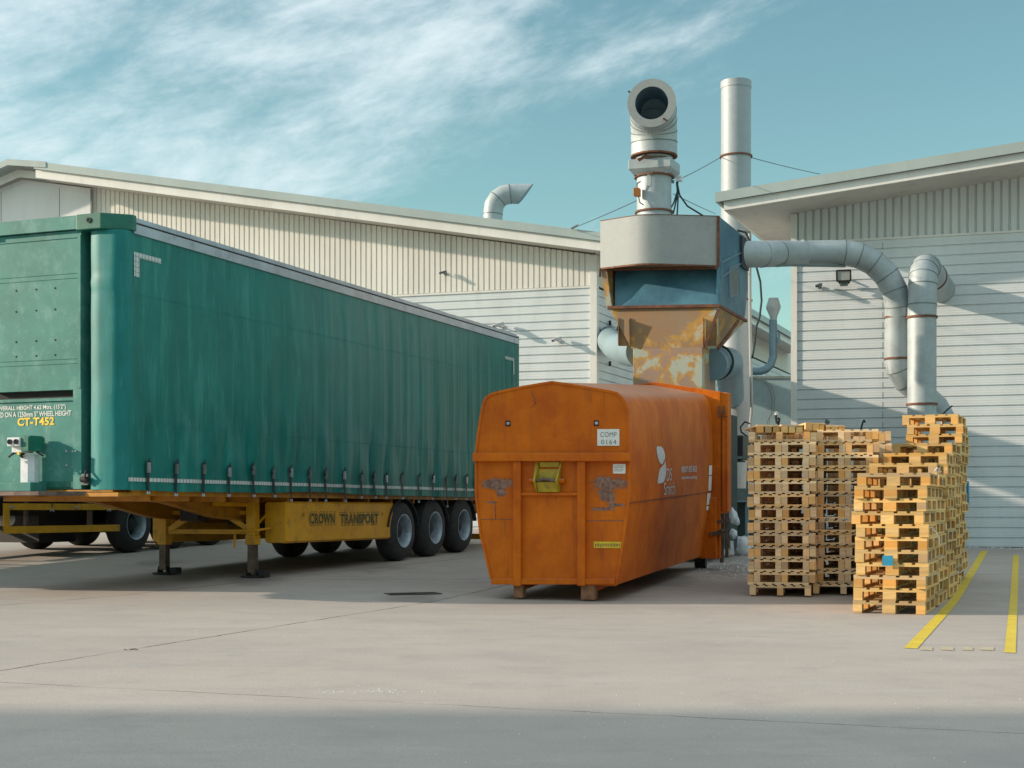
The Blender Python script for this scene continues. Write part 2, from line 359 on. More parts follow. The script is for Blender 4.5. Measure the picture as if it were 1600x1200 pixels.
def wood(name, base, warm):
    t = NT(name)
    oi = t.n.new('ShaderNodeObjectInfo'); rnd = oi.outputs['Random']
    g = t.noise(7, 6, 0.7, (0.5, 5, 5), dist=0.4); k = t.noise(2.5, 3, 0.5)
    col = t.mix(t.ramp(g, 0.35, 0.7, 0, 0.75), base, tuple(x * 0.66 for x in base))
    col = t.mix(t.ramp(rnd, 0.25, 1.0, 0, 0.85), col, warm)
    grey = t.math('FRACT', t.math('MULTIPLY', rnd, 7.7))
    col = t.mix(t.ramp(grey, 0.78, 0.97, 0, 0.6), col, (0.40, 0.30, 0.20))
    col = t.mix(t.ramp(k, 0.55, 0.8, 0, 0.35), col, (0.22, 0.12, 0.05))
    hs = t.n.new('ShaderNodeHueSaturation'); hs.inputs['Saturation'].default_value = 1.0
    t.setv(hs.inputs['Value'], t.math('ADD', 0.78, t.math('MULTIPLY', t.math('FRACT', t.math('MULTIPLY', rnd, 17.3)), 0.45)))
    t.l.new(col, hs.inputs['Color'])
    return t.done(hs.outputs[0], 0.75)
M['wood_pale'] = wood('pallet_wood_pale', (0.84, 0.62, 0.38), (0.72, 0.43, 0.17))
M['wood_gold'] = wood('pallet_wood_yellow', (0.70, 0.455, 0.17), (0.58, 0.32, 0.08))
M['block'] = wood('pallet_block_wood', (0.72, 0.47, 0.19), (0.60, 0.27, 0.045))
M['block_pale'] = wood('pale_block_wood', (0.84, 0.61, 0.37), (0.68, 0.33, 0.07))
M['lineyellow'] = plain('road_paint_yellow', (0.62, 0.46, 0.02), 0.6, 0, 0.15, 5, dirt=(0.36, 0.32, 0.2))
M['linefaint'] = plain('road_paint_worn', (0.43, 0.365, 0.25), 0.7, 0, 0.12, 12)

def concrete():
    t = NT('yard_concrete')
    a = t.noise(0.22, 6, 0.6, src='pos'); b = t.noise(1.6, 8, 0.7, src='pos'); c = t.noise(60, 4, 0.7, src='pos'); d = t.noise(0.5, 6, 0.65, (1, 2.6, 1), 'pos', off=(9, 3, 0))
    col = t.mix(t.ramp(a, 0.32, 0.7), (0.475, 0.415, 0.365), (0.365, 0.325, 0.29))
    col = t.mix(t.ramp(b, 0.45, 0.75, 0, 0.6), col, (0.29, 0.27, 0.25))
    col = t.mix(t.ramp(d, 0.50, 0.70, 0, 0.5), col, (0.48, 0.45, 0.41))
    col = t.mix(t.ramp(c, 0.35, 0.70, 0, 0.5), col, (0.24, 0.23, 0.22))
    e = t.noise(7, 8, 0.8, (1, 3, 1), 'pos', off=(2, 7, 0)); f_ = t.noise(0.35, 5, 0.6, src='pos', off=(31, 12, 0)); gr = t.noise(240, 3, 0.8, src='pos')
    col = t.mix(t.ramp(e, 0.55, 0.75, 0, 0.28), col, (0.27, 0.255, 0.24))
    col = t.mix(t.ramp(f_, 0.56, 0.70, 0, 0.4), col, (0.25, 0.24, 0.235))
    col = t.mix(t.ramp(gr, 0.35, 0.65, 0, 0.45), col, (0.22, 0.21, 0.20))
    sx = t.n.new('ShaderNodeSeparateXYZ'); t.l.new(t.pos(), sx.inputs[0])
    wob = t.math('MULTIPLY', t.math('SUBTRACT', t.noise(2.0, 5, 0.7, src='pos'), 0.5), 0.10)
    chip = t.ramp(t.noise(1.1, 4, 0.6, src='pos', off=(4, 4, 0)), 0.35, 0.6, 0.25, 1.0)
    tot = None
    for (p, q, w_, k_) in JOINTS:
        a0 = gpt(*p); b0 = gpt(*q); d0 = (b0 - a0); n0 = Vector((-d0.y, d0.x, 0)).normalized(); c0 = n0.dot(a0)
        dist = t.math('ABSOLUTE', t.math('ADD', t.math('SUBTRACT', t.math('ADD', t.math('MULTIPLY', sx.outputs[0], n0.x), t.math('MULTIPLY', sx.outputs[1], n0.y)), c0), wob if w_ < 0.03 else t.math('MULTIPLY', wob, 0.3)))
        m_ = t.math('MULTIPLY', t.math('SUBTRACT', 1.0, t.ramp(dist, w_ * 0.35, w_)), k_)
        m_ = t.math('MULTIPLY', m_, chip)
        tot = m_ if tot is None else t.math('MAXIMUM', tot, m_)
    col = t.mix(tot, col, (0.075, 0.06, 0.05))
    for (px_, py_, r_) in ((400, 908, 0.55), (300, 905, 0.4), (560, 884, 0.9), (250, 880, 0.5), (1020, 905, 0.9), (820, 928, 0.5), (1140, 890, 0.8), (640, 935, 0.5)):
        c_ = gpt(px_, py_)                               # oil and water stains
        ex_ = t.math('SUBTRACT', sx.outputs[0], c_.x); ey_ = t.math('MULTIPLY', t.math('SUBTRACT', sx.outputs[1], c_.y), 0.55)
        dd = t.math('SQRT', t.math('ADD', t.math('MULTIPLY', ex_, ex_), t.math('MULTIPLY', ey_, ey_)))
        dd = t.math('ADD', t.math('DIVIDE', dd, r_), t.math('MULTIPLY', t.math('SUBTRACT', b, 0.5), 2.4))
        col = t.mix(t.math('MULTIPLY', t.math('SUBTRACT', 1.0, t.ramp(dd, 0.4, 1.1)), 0.55), col, (0.13, 0.115, 0.11))
    sw = t.noise(1.0, 7, 0.72, (0.35, 3.2, 1), 'pos', dist=0.6, off=(1, 4, 0))
    col = t.mix(t.ramp(sw, 0.50, 0.66, 0, 0.32), col, (0.30, 0.275, 0.25))
    t.bump(t.math('SUBTRACT', t.math('ADD', t.math('MULTIPLY', b, 0.6), t.math('MULTIPLY', c, 0.2)), tot), 0.35, 0.012)
    return t.done(col, t.math('ADD', 0.72, t.math('MULTIPLY', b, 0.2)))
JOINTS = [((0, 1048), (740, 926), 0.022, 1.0), ((0, 946), (330, 915), 0.03, 0.8), ((235, 1078), (1130, 1123), 0.018, 0.7),
          ((560, 966), (1590, 1012), 0.02, 0.35), ((1000, 920), (1590, 940), 0.03, 0.4), ((0, 905), (255, 905), 0.03, 0.7)]
M['concrete'] = concrete()
# ================================================================ GROUND
def coords(lo, hi, near0, near1, fine, coarse):
    r = []; x = lo
    while x < hi:
        r.append(x); x += fine if near0 <= x < near1 else coarse
    r.append(hi); return r
xs = coords(-200, 200, -14, 16, 0.5, 10); ys = coords(-60, 400, 6, 48, 0.5, 10)
g = MB(); nx = len(xs)
g.add([(x, y, G(x, y)) for y in ys for x in xs], [(j*nx+i, j*nx+i+1, (j+1)*nx+i+1, (j+1)*nx+i) for j in range(len(ys)-1) for i in range(nx-1)])
tag(g.build('ground', M['concrete'], smooth=True, ang=80), kind='structure')
def strip(pts_l, pts_r, name, mat, lift=0.004):
    """painted stripe between two pixel polylines, laid on the ground"""
    m = MB(); n = 24; vs = []
    def samp(pts, t):
        k = t * (len(pts) - 1); i = min(int(k), len(pts) - 2); f = k - i
        a = gpt(*pts[i]); b = gpt(*pts[i+1]); return a + (b - a) * f
    for i in range(n + 1):
        a = samp(pts_l, i / n); b = samp(pts_r, i / n)
        vs += [(a.x, a.y, G(a.x, a.y) + lift), (b.x, b.y, G(b.x, b.y) + lift)]
    m.add(vs, [(2*i, 2*i+1, 2*i+3, 2*i+2) for i in range(n)])
    return tag(m.build(name, mat), kind='structure')
strip([(1412, 1013), (1533, 861)], [(1433, 1014), (1544, 861)], 'painted_line', M['lineyellow'])
strip([(1569, 1020), (1583, 868)], [(1587, 1021), (1592, 868)], 'painted_line', M['lineyellow'])
for (a, b) in ((1437, 1457), (1470, 1490), (1503, 1520), (1530, 1553)):
    strip([(a, 1016), (a + 2, 1011)], [(b, 1017), (b, 1012)], 'painted_line', M['linefaint'])
# drain grate in the low line of the yard
gc = gpt(645, 928)
dg_ = empty('drain_grate', (gc.x, gc.y, gc.z), 0.38, 'dark rectangular drain grate set into the concrete in front of the green trailer', 'drain')
m = MB(); m.box(-.36, .36, -.16, -.13, .002, .012).box(-.36, .36, .13, .16, .002, .012).box(-.36, -.33, -.13, .13, .002, .012).box(.33, .36, -.13, .13, .002, .012)
m.build('grate_frame', M['legsteel'], dg_, world=False)
m = MB().box(-.33, .33, -.13, .13, .001, .005)
for i in range(14): m.box(-.31 + i*.046, -.31 + i*.046 + .02, -.13, .13, .005, .010)
m.build('grate_bars', M['black'], dg_, world=False)
# a couple of leaves and scraps on the concrete
lp = gpt(210, 1015)
m = MB()
for k in range(5):
    a = random.uniform(0, 6.28); c0 = Vector((lp.x + random.uniform(-.06, .06), lp.y + random.uniform(-.1, .1), lp.z + .006))
    d = Vector((math.cos(a), math.sin(a), 0)) * .022; e = Vector((-d.y, d.x, 0)) * .5
    m.add([c0 - d, c0 + e + UP * .008, c0 + d, c0 - e + UP * .004], [(0, 1, 2, 3)])
tag(m.build('dry_leaves', M['rust']), 'small brown dead leaves lying on the open concrete at left', 'leaves')
rnd = random.Random(5)
m = MB()
def chip(c, s):
    a = rnd.uniform(0, 3.14); d = Vector((math.cos(a), math.sin(a), 0)) * s; e = Vector((-d.y, d.x, 0)) * rnd.uniform(.4, .9)
    h = UP * s * rnd.uniform(.3, .8)
    m.add([c - d, c + e, c + d, c - e, c + h], [(0, 1, 4), (1, 2, 4), (2, 3, 4), (3, 0, 4), (0, 3, 2, 1)])
for i in range(260):                                  # grit along the foot of the right-hand wall
    t_ = rnd.uniform(2.6, 6.5); x = 5.98 + .9545*t_; y = 30.86 - .2983*t_ - rnd.uniform(.02, .35)**1.3
    chip(Vector((x, y, G(x, y))), rnd.uniform(.008, .03))
for i in range(300):                                  # grit round the compactor's rear
    q = gpt(rnd.uniform(1090, 1172), rnd.gauss(885, 6) if rnd.random() < .7 else rnd.uniform(880, 905)); chip(q, rnd.uniform(.006, .022))
for i in range(420):                                  # small stones and flecks over the open yard
    py_ = rnd.uniform(900, 1195); q = gpt(rnd.uniform(0, 1600), py_); chip(q, rnd.uniform(.002, .007))
for i in range(60):
    q = gpt(rnd.gauss(570, 60), rnd.gauss(1081, 2)); chip(q, rnd.uniform(.003, .010))
tag(m.build('scattered_grit', M['sack']), 'pale grit and scraps scattered on the concrete, thickest by the wall and compactor', 'grit', kind='stuff')

# ================================================================ BUILDINGS
def wallpt(A, d, a, z): return Vector((A[0] + d.x * a, A[1] + d.y * a, z))
def ribs(A, d, outn, length, zb, zt, pitch, depth=0.030, gap=0.27):
    """vertical ribbed sheet: raised pans with narrow recessed grooves; zt(a) gives the top"""
    m = MB(); prof = []; a = 0.0
    while a < length:
        w_ = pitch * (1 - gap)
        prof += [(a, 0), (a + w_, 0), (a + w_ + pitch*.06, -depth), (a + pitch*.94, -depth)]; a += pitch
    prof = [p for p in prof if p[0] <= length] + [(length, 0)]
    vs = []
    for (a, o) in prof:
        b = wallpt(A, d, a, 0) + outn * o
        vs += [(b.x, b.y, zb), (b.x, b.y, zt(a))]
    m.add(vs, [(2*i, 2*i+2, 2*i+3, 2*i+1) for i in range(len(prof) - 1)])
    return m
def planks(A, d, outn, length, zb, zt, pitch=0.2093, g=0.036, depth=0.03):
    m = MB(); prof = []; z = zt
    while z > zb:
        z1 = max(zb, z - pitch + g)
        prof += [(z, 0), (z1, 0)]
        if z1 > zb: prof += [(z1 - .004, -depth), (z1 - g + .01, -depth)]
        z -= pitch
    vs = []
    n = 2
    for (z, o) in prof:
        for a in (0, length):
            b = wallpt(A, d, a, z) + outn * o; vs.append(b)
    m.add(vs, [(2*i, 2*i+1, 2*i+3, 2*i+2) for i in range(len(prof) - 1)])
    return m
left = -wd
# ---- left building
LB = empty('warehouse', (2.11, 36.3, .6), 0, 'long cream warehouse with ribbed upper cladding and sloping grey edged roof behind the green trailer', 'warehouse')
A = (2.11, 36.3); o_front = -u.normalized() * 1.0
nf = Vector((-.2983, -.9545, 0)); ns = Vector((.9285, -.3714, 0))
ztop = lambda a: 7.60 + .182 * a
ribs((A[0], A[1]), left, nf, 14.6, 6.84, ztop, .1496).build('ribbed_cladding', M['corr_left'], LB)
planks(A, left, nf, 14.6, .3, 6.78).build('plank_cladding', M['planks'], LB)
MB().prism([wallpt(A, left, 0, 6.78) + nf*.0, wallpt(A, left, 14.6, 6.78), wallpt(A, left, 14.6, 6.78) + nf*.03, wallpt(A, left, 0, 6.78) + nf*.03], (0, 0, .05)).build('cladding_trim', M['fascia'], LB)
# corner post trim
cp = Vector((2.11, 36.3, 0))
MB().prism([cp + nf*.035 + wd*.035 + UP*.4, cp + nf*.035 + wd*.035 - wd*.18 + UP*.4, cp - wd*.145 + UP*.4, cp + ns*.0 + u*.14 + UP*.4, cp + u*.14 + ns*.04 + UP*.4], (0, 0, 7.18)).build('corner_trim', M['fascia'], LB)
# side wall going back
ribs(A, u, ns, 27, 6.84, lambda a: 7.66, .1496).build('ribbed_cladding', M['corr_left'], LB)
planks(A, u, ns, 27, .3, 6.78).build('plank_cladding', M['planks'], LB)
# back-up walls so that nothing is hollow
k0 = cp - wd*.2 + u*.2
MB().prism([k0 + UP*.1, k0 + u*26.6 + UP*.1, k0 + u*26.6 - wd*14.2 + UP*.1, k0 - wd*14.2 + UP*.1], (0, 0, 7.3)).build('inner_wall', M['groove'], LB)
# roof: mono pitch rising to the left
def roof(F0, down0, a1, zr, slope, back, t_grey, t_white, bld, ov_in, mats=('roofgrey', 'fascia', 'soffit'), zoff=0):
    """F0 = right front corner of roof edge at a=0 (a grows to the left); zr = top of edge at a=0"""
    def q(a, b, dz): return Vector((F0[0] - wd.x*a + u.x*b, F0[1] - wd.y*a + u.y*b, zr + slope*a + dz))
    a0 = down0
    m = MB(); m.prism([q(a0, 0, 0), q(a1, 0, 0), q(a1, 0, -t_grey), q(a0, 0, -t_grey)], u * .06)
    m.add([q(a0, .06, -.03), q(a1, .06, -.03), q(a1, back, -.03), q(a0, back, -.03)], [(0, 1, 2, 3)])
    m.prism([q(a0, .06, 0), q(a0, back, 0), q(a0, back, -t_grey), q(a0, .06, -t_grey)], -wd * .05)
    m.build('roof_edge', M[mats[0]], bld)
    m = MB(); m.prism([q(a0 + .12, .08, -t_grey), q(a1, .08, -t_grey), q(a1, .08, -t_grey - t_white), q(a0 + .12, .08, -t_grey - t_white)], u * .05)
    m.prism([q(a0 + .12, .13, -t_grey), q(a0 + .12, back, -t_grey), q(a0 + .12, back, -t_grey - t_white), q(a0 + .12, .13, -t_grey - t_white)], -wd * .05)
    m.build('fascia_board', M[mats[1]], bld)
    zs = -t_grey - t_white + .02
    MB().prism([q(a0 + .17, .13, zs), q(a1, .13, zs), q(a1, back, zs), q(a0 + .17, back, zs)], UP * .03).build('soffit', M[mats[2]], bld)
    return q
roof((1.78, 35.46), -1.15, 15.85, 7.99 + .4*.179, .1795, 26, .21, .235, LB, .9)
# gabled white wing at far left
WG = empty('gabled_wing', (-11.9, 40.6, .8), 0, 'white flat panelled gable end with a low grey ridge, left of the cream ribbed wall', 'building')
yb = onw(145, 931, 36.3)
A2 = Vector(((145 - 800)/F*yb, yb, 0)) + nf * .12
zg = lambda px, py: P(px, py, onw(px, 931, 36.3) - .4)
def gw(a, z): return Vector((A2.x - wd.x*a, A2.y - wd.y*a, z))
pk = gw(2.1, 11.0)
pts = [gw(0, .6), gw(0, 10.22), gw(2.25, 10.62), gw(8.5, 8.9), gw(8.5, .6)]
MB().prism(pts, -nf * .3).build('wall', M['whitepanel'], WG)
m = MB()
for a in (1.0, 2.95): m.prism([gw(a, .6), gw(a + .018, .6), gw(a + .018, 10.3), gw(a, 10.3)], nf * .004)
m.prism([gw(-.02, .6), gw(-.06, .6), gw(-.06, 10.2), gw(-.02, 10.2)], nf * .03)
m.build('panel_joint', M['grey'], WG)
def gp(a, z, o): return gw(a, z) + nf * o
zr_ = lambda a: 11.02 - .125*(2.15 - a) if a < 2.15 else 11.02 - .30*(a - 2.15)
ps = [gp(.9, zr_(.9), .75), gp(2.15, zr_(2.15), .75), gp(9, zr_(9), .75)]
MB().prism(ps + [p - UP*.17 for p in reversed(ps)], nf * .05).build('roof_edge', M['roofgrey'], WG)
MB().prism([gp(.9, zr_(.9) - .03, .74), gp(2.15, zr_(2.15) - .03, .74), gp(9, zr_(9) - .03, .74)] + [gp(9, zr_(9) - .06, .74), gp(2.15, zr_(2.15) - .06, .74), gp(.9, zr_(.9) - .06, .74)], -nf * 12).build('roof', M['roofgrey'], WG)
ps = [gp(-.0, zr_(.0) - .25, .28), gp(2.15, zr_(2.15) - .2, .28), gp(9, zr_(9) - .2, .28)]
MB().prism(ps + [p - UP*.20 for p in reversed(ps)], nf * .06).build('fascia_board', M['fascia'], WG)
# ---- right building
C = (5.98, 30.86)
RB = empty('unit_building', (5.98, 30.86, .4), 0, 'pale industrial unit with horizontal plank cladding and broad overhanging roof, at right', 'industrial unit')
right = wd
zt2 = lambda a: 7.52 + .1*a
ribs(C, right, nf, 9, 6.90, zt2, .165, .042, .32).build('ribbed_cladding', M['corr_right'], RB)
planks(C, right, nf, 9, .42, 6.86).build('plank_cladding', M['planks'], RB)
MB().prism([wallpt(C, right, .1, 6.86) + nf*.03, wallpt(C, right, 9, 6.86) + nf*.03, wallpt(C, right, 9, 6.86), wallpt(C, right, .1, 6.86)], (0, 0, .045)).build('cladding_trim', M['fascia'], RB)
cq = Vector((C[0], C[1], 0))
MB().prism([cq + nf*.035 + UP*.4, cq + nf*.035 + wd*.13 + UP*.4, cq + wd*.13 + UP*.4, cq + u*.12 + UP*.4, cq + u*.12 + nf*.0 - wd*.02 + UP*.4], (0, 0, 7.1)).build('corner_trim', M['fascia'], RB)
MB().prism([cq + u*.1 + UP*.2, cq + u*14 + UP*.2, cq + u*14 + wd*9 + UP*.2, cq + wd*9 + u*.1 + UP*.2], (0, 0, 7.1)).build('inner_wall', M['planks'], RB)
T0 = Vector((4.21, 29.85, 0)); zT = 7.76
def rq(a, b, dz): return Vector((T0.x + wd.x*a + u.x*b, T0.y + wd.y*a + u.y*b, zT + .1*a + dz))
m = MB(); m.prism([rq(0, 0, 0), rq(10, 0, 0), rq(10, 0, -.2), rq(0, 0, -.2)], u*.06)
m.prism([rq(0, .06, 0), rq(0, 15, 0), rq(0, 15, -.2), rq(0, .06, -.2)], wd*.05)
m.prism([rq(0.05, .06, -.02), rq(10, .06, -.02), rq(10, 15, -.02), rq(.05, 15, -.02)], UP*-.03)
m.build('roof_edge', M['roofgrey'], RB)
m = MB(); m.prism([rq(.16, .09, -.2), rq(10, .09, -.2), rq(10, .09, -.38), rq(.16, .09, -.38)], u*.05)
m.prism([rq(.16, .14, -.2), rq(.16, 15, -.2), rq(.16, 15, -.38), rq(.16, .14, -.38)], wd*.05)
m.build('fascia_board', M['fascia'], RB)
MB().prism([rq(.2, .14, -.37), rq(10, .14, -.37), rq(10, 15, -.37), rq(.2, 15, -.37)], UP*.03).build('soffit', M['soffit'], RB)
for a_ in (1.9, 7.35):
    m = MB()
    for k_ in range(30):
        z_ = 6.80 - k_*.2093; m.box(0, 0, 0, 0, 0, 0) if False else m.prism([wallpt(C, right, a_, z_) + nf*.001, wallpt(C, right, a_ + .012, z_) + nf*.001, wallpt(C, right, a_ + .012, z_ - .15) + nf*.001, wallpt(C, right, a_, z_ - .15) + nf*.001], nf*.002)
    m.build('sheet_joint', M['groove'], RB)
# bottom flashing
MB().prism([wallpt(C, right, 0, .36) + nf*.02, wallpt(C, right, 9, .36) + nf*.02, wallpt(C, right, 9, .36), wallpt(C, right, 0, .36)], (0, 0, .05)).build('base_flashing', M['machinegrey'], RB)
# ---- warehouse standing left of the camera, out of frame, shading the near ground
SB = empty('plain_warehouse', (-34, -6, 0), 0, 'plain grey warehouse beyond the left edge, whose shadow covers the nearest concrete', 'warehouse')
k = [Vector((-28, 8.6, -.2)), Vector((-28, -30, -.2)), Vector((-46, -30, -.2)), Vector((-46, 8.6, -.2))]
MB().prism(k, (0, 0, 13.3)).build('wall', M['planks'], SB)
r_ = [Vector((-27.4, 8.95, 13.1)), Vector((-27.4, -30.5, 13.1)), Vector((-46.5, -30.5, 13.1)), Vector((-46.5, 8.95, 13.1))]
m = MB(); m.prism(r_, (0, 0, .25)); m.build('roof', M['roofgrey'], SB)

# ================================================================ small fittings on the walls
def seccam(name, px, py, Y, label, s=1.0, col='camwhite', dirv=None):
    c = P(px, py, Y); dirv = Vector(dirv or (-.75, -.55, -.3)).normalized()
    r = empty('security_camera', c - nf*0 + nf*-.0, 0, label, 'camera', 'wall cameras')
    b = c - u*0
    MB().lathe(c, nf, [(0, .0), (0, .055*s), (.03*s, .055*s), (.03*s, 0)], 16).build('wall_bracket', M[col], r, smooth=True)
    a = c + nf*.03*s; e = c + nf*.20*s
    MB().tube([a, a + nf*.1*s + UP*-.02, e], .018*s, 8).build('arm', M[col], r, smooth=True)
    h0 = e - dirv*.12*s + UP*.03*s; h1 = e + dirv*.16*s + UP*.03*s
    MB().bar(h0, h1, .09*s, .08*s).build('housing', M[col], r, bevel=.012*s)
    MB().bar(h1, h1 + dirv*.006, .07*s, .06*s).build('lens_window', M['black'], r)
    return r
yA = onw(870, 931, 36.3)
seccam('c', 874, 533, yA - .02, 'small grey security camera on pale planks between trailer and orange container', 1.0)
yB_ = onw(693, 931, 36.3)
seccam('c', 696, 428, yB_ - .02, 'small dark security camera high on the cream ribbed wall', .75, 'machinegrey')
yC_ = onw(780, 931, 36.3)
seccam('c', 784, 511, yC_ - .02, 'white bullet camera just showing above the trailer roof rail', 1.1, 'camwhite')
yD_ = onw(1281, 1560, 29.6)
seccam('c', 1281, 449, yD_ - .02, 'small grey camera on the right unit, left of the floodlight', .8, 'machinegrey', (-.5, -.7, -.25))
def flood(c, n, label, w=.3, h=.22, tilt=-.35, yaw=0.0, glass=True):
    n = (Matrix.Rotation(yaw, 3, 'Z') @ n).normalized()
    r = empty('floodlight', c, 0, label, 'floodlight', 'wall floodlights')
    side = n.cross(UP).normalized(); f = (n + UP*tilt).normalized(); up = side.cross(f).normalized()
    if up.z < 0: up = -up
    b = c + n*.30
    m = MB(); m.bar(c, c + n*.12 - UP*.05, .03, .03); m.bar(c + n*.10 - side*w*.35 - UP*.12, c + n*.10 + side*w*.35 - UP*.12, .03, .05)
    m.bar(c + n*.10 - side*w*.35 - UP*.12, b - side*w*.52, .015, .04); m.bar(c + n*.10 + side*w*.35 - UP*.12, b + side*w*.52, .015, .04)
    m.build('bracket', M['black'], r)
    q = [b - side*w/2 - up*h/2, b + side*w/2 - up*h/2, b + side*w/2 + up*h/2, b - side*w/2 + up*h/2]
    m = MB(); m.prism([p - f*.06 for p in q], f*.06)
    t = .025
    for (i, j) in ((0, 1), (1, 2), (2, 3), (3, 0)):
        m.bar(q[i] + f*.01, q[j] + f*.01, t, t, up=f)
    m.build('housing', M['black'], r)
    k = [b - side*(w/2 - .02) - up*(h/2 - .02), b + side*(w/2 - .02) - up*(h/2 - .02), b + side*(w/2 - .02) + up*(h/2 - .02), b - side*(w/2 - .02) + up*(h/2 - .02)]
    MB().prism([p + f*.002 for p in k], f*.006).build('glass', M['lampglass'] if glass else M['dark'], r)
    MB().prism([b - side*.08 - up*(h/2 + .11), b + side*.08 - up*(h/2 + .11), b + side*.08 - up*(h/2 + .02), b - side*.08 - up*(h/2 + .02)], -f*.07).build('sensor_box', M['machinegrey'], r)
    return r
flood(P(1320, 434, onw(1320, 1560, 29.6) - .02), nf, 'square black framed floodlight under the duct on the right unit wall', .29, .23)
sb = A[0] + .3714*1.6, A[1] + .9285*1.6
flood(P(950, 515, 37.3), ns, 'black floodlight on the shaded side wall, left of the rusty hopper', .42, .26, -.25, 0.25, False)
m = MB()
for z in (4.95, 5.35, 6.0): m.bar(Vector((2.11, 36.3, z)) + u*1.0 + ns*.03, Vector((2.11, 36.3, z)) + u*1.0 + ns*.08, .06, .12)
m.build('fixings', M['black'], LB)
# ================================================================ TRAILERS  (local frame: x back along the trailer, y to its far side, z up)
RZ = math.atan2(.9285, .3714)
CX, CY = -4.896, 18.0
def Lpx(px, w):                                      # length station seen at pixel column px on the plane y = w
    k = (px - 800) / F
    return (k * (CY + .3714*w) - CX + .9285*w) / (.3714 - k * .9285)
def Zpx(py, L, w=0): return CZ + (HZ - py) / F * (CY + .9285*L + .3714*w)
def lg(L, w, c=(CX, CY)):
    x = c[0] + .3714*L - .9285*w; y = c[1] + .9285*L + .3714*w
    return G(x, y)
TR = empty('curtainsider_trailer', (CX, CY, 0), RZ, 'green curtain sided semi trailer with yellow skirt, nearest and fully in view', 'trailer')
def tb(m, name, mat, parent=None, **k): return m.build(name, M[mat] if isinstance(mat, str) else mat, parent or TR, world=False, **k)
LEN = 13.45; ZB = 1.43; ZT = 4.70
# curtain with folds
def fold(L, z):
    t = (z - ZB) / (ZT - ZB)
    mid = math.exp(-((L - 8.5) / 4.0) ** 2)
    a = noise.noise(Vector((L * 2.1, z * .10, 1.3))) * .026 * (.30 + mid)
    a += noise.noise(Vector((L * 12.0, z * .22, 9.1))) * .012 * (.3 + mid)
    a += noise.noise(Vector((L * 5.5, z * .16, 5.1))) * .030 * (.2 + mid) * (1 - t * .45)
    pk = 0
    lw = max(0.0, 1 - t / .36)
    # pulled towards each strap near the bottom
    s = (L - .42) / .625; fr = s - math.floor(s)
    pk = -abs(math.sin(math.pi * (fr))) * .035 * lw
    dg = math.sin((L * 6.5 + (t * 11) * (1 if math.floor(s) % 2 else -1))) * .020 * lw * (1 - lw) * 4
    bl = -.05 * math.sin(math.pi * min(1, max(0, t))) * math.sin(math.pi * L / LEN)
    return (a + pk + dg) * min(1, (1 - t) * 6) * min(1, L * 4) * min(1, (LEN - L) * 4) + bl - .03
m = MB(); nL, nZ = 420, 54
vs = []
for i in range(nL + 1):
    L = .12 + (LEN - .12) * i / nL
    for j in range(nZ + 1):
        t = j / nZ; z = ZB + (ZT - ZB) * t
        if j == 0: z += .012 * noise.noise(Vector((L * 1.3, 0, 0))) + (.035 * math.exp(-((L - 4.9) / 1.1)**2))
        vs.append((L, fold(L, z), z))
m.add(vs, [(i*(nZ+1)+j, (i+1)*(nZ+1)+j, (i+1)*(nZ+1)+j+1, i*(nZ+1)+j+1) for i in range(nL) for j in range(nZ)])
cur = tb(m, 'side_curtain', 'curtain', smooth=True, ang=80)
# hem seams welded across the curtain
m = MB()
for (L0, L1, z) in ((.3, LEN - .1, 3.92), (.3, LEN - .1, 2.28)):
    n = 160
    vv = []
    for i in range(n + 1):
        L = L0 + (L1 - L0) * i / n
        vv += [(L, fold(L, z) - .004, z), (L, fold(L, z + .012) - .004, z + .012)]
    m.add(vv, [(2*i, 2*i+2, 2*i+3, 2*i+1) for i in range(n)])
m.build('welded_seam', M['curtain2'], cur, world=False)
def tapeline(L0, L1, z0, z1, parent, n=80):
    m = MB(); vv = []
    for i in range(n + 1):
        L = L0 + (L1 - L0) * i / n
        for z in (z0, (z0 + z1) / 2, z1): vv.append((L, fold(L, z) - .009, z))
    m.add(vv, [f for i in range(n) for f in ((3*i, 3*i+3, 3*i+4, 3*i+1), (3*i+1, 3*i+4, 3*i+5, 3*i+2))])
    m.build('reflective_tape', M['tape'], parent, world=False)
tapeline(.10, LEN - .1, 1.545, 1.60, cur, 400)
tapeline(.22, .80, 4.385, 4.45, cur, 8); tapeline(.22, .34, 4.14, 4.385, cur, 3)
tapeline(12.7, 13.2, 4.30, 4.36, cur, 6); tapeline(13.12, 13.2, 4.02, 4.30, cur, 3)
# body box behind the curtain (far side curtain, rear doors, roof)
tb(MB().box(.35, LEN, .10, 2.52, ZB + .02, ZT + .02), 'cargo_body', 'curtain2')
tb(MB().box(.30, LEN + .02, .0, 2.55, ZT + .14, ZT + .17), 'roof', 'silver')
# cant rail
m = MB(); m.prism([(.22, -.05, ZT - .02), (.22, -.05, ZT + .10), (.22, .0, ZT + .12), (.22, .03, ZT + .12), (.22, .03, ZT - .02)], (LEN - .2, 0, 0))
m.prism([(.22, .005, ZT + .125), (.22, .005, ZT + .20), (.22, .10, ZT + .21), (.22, .10, ZT + .125)], (LEN - .2, 0, 0))
tb(m, 'roof_rail', 'silver')
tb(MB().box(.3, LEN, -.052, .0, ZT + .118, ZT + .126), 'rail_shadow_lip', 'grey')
tb(MB().box(LEN, LEN + .06, -.03, 2.55, ZB - .05, ZT + .15), 'rear_frame', 'greencap')
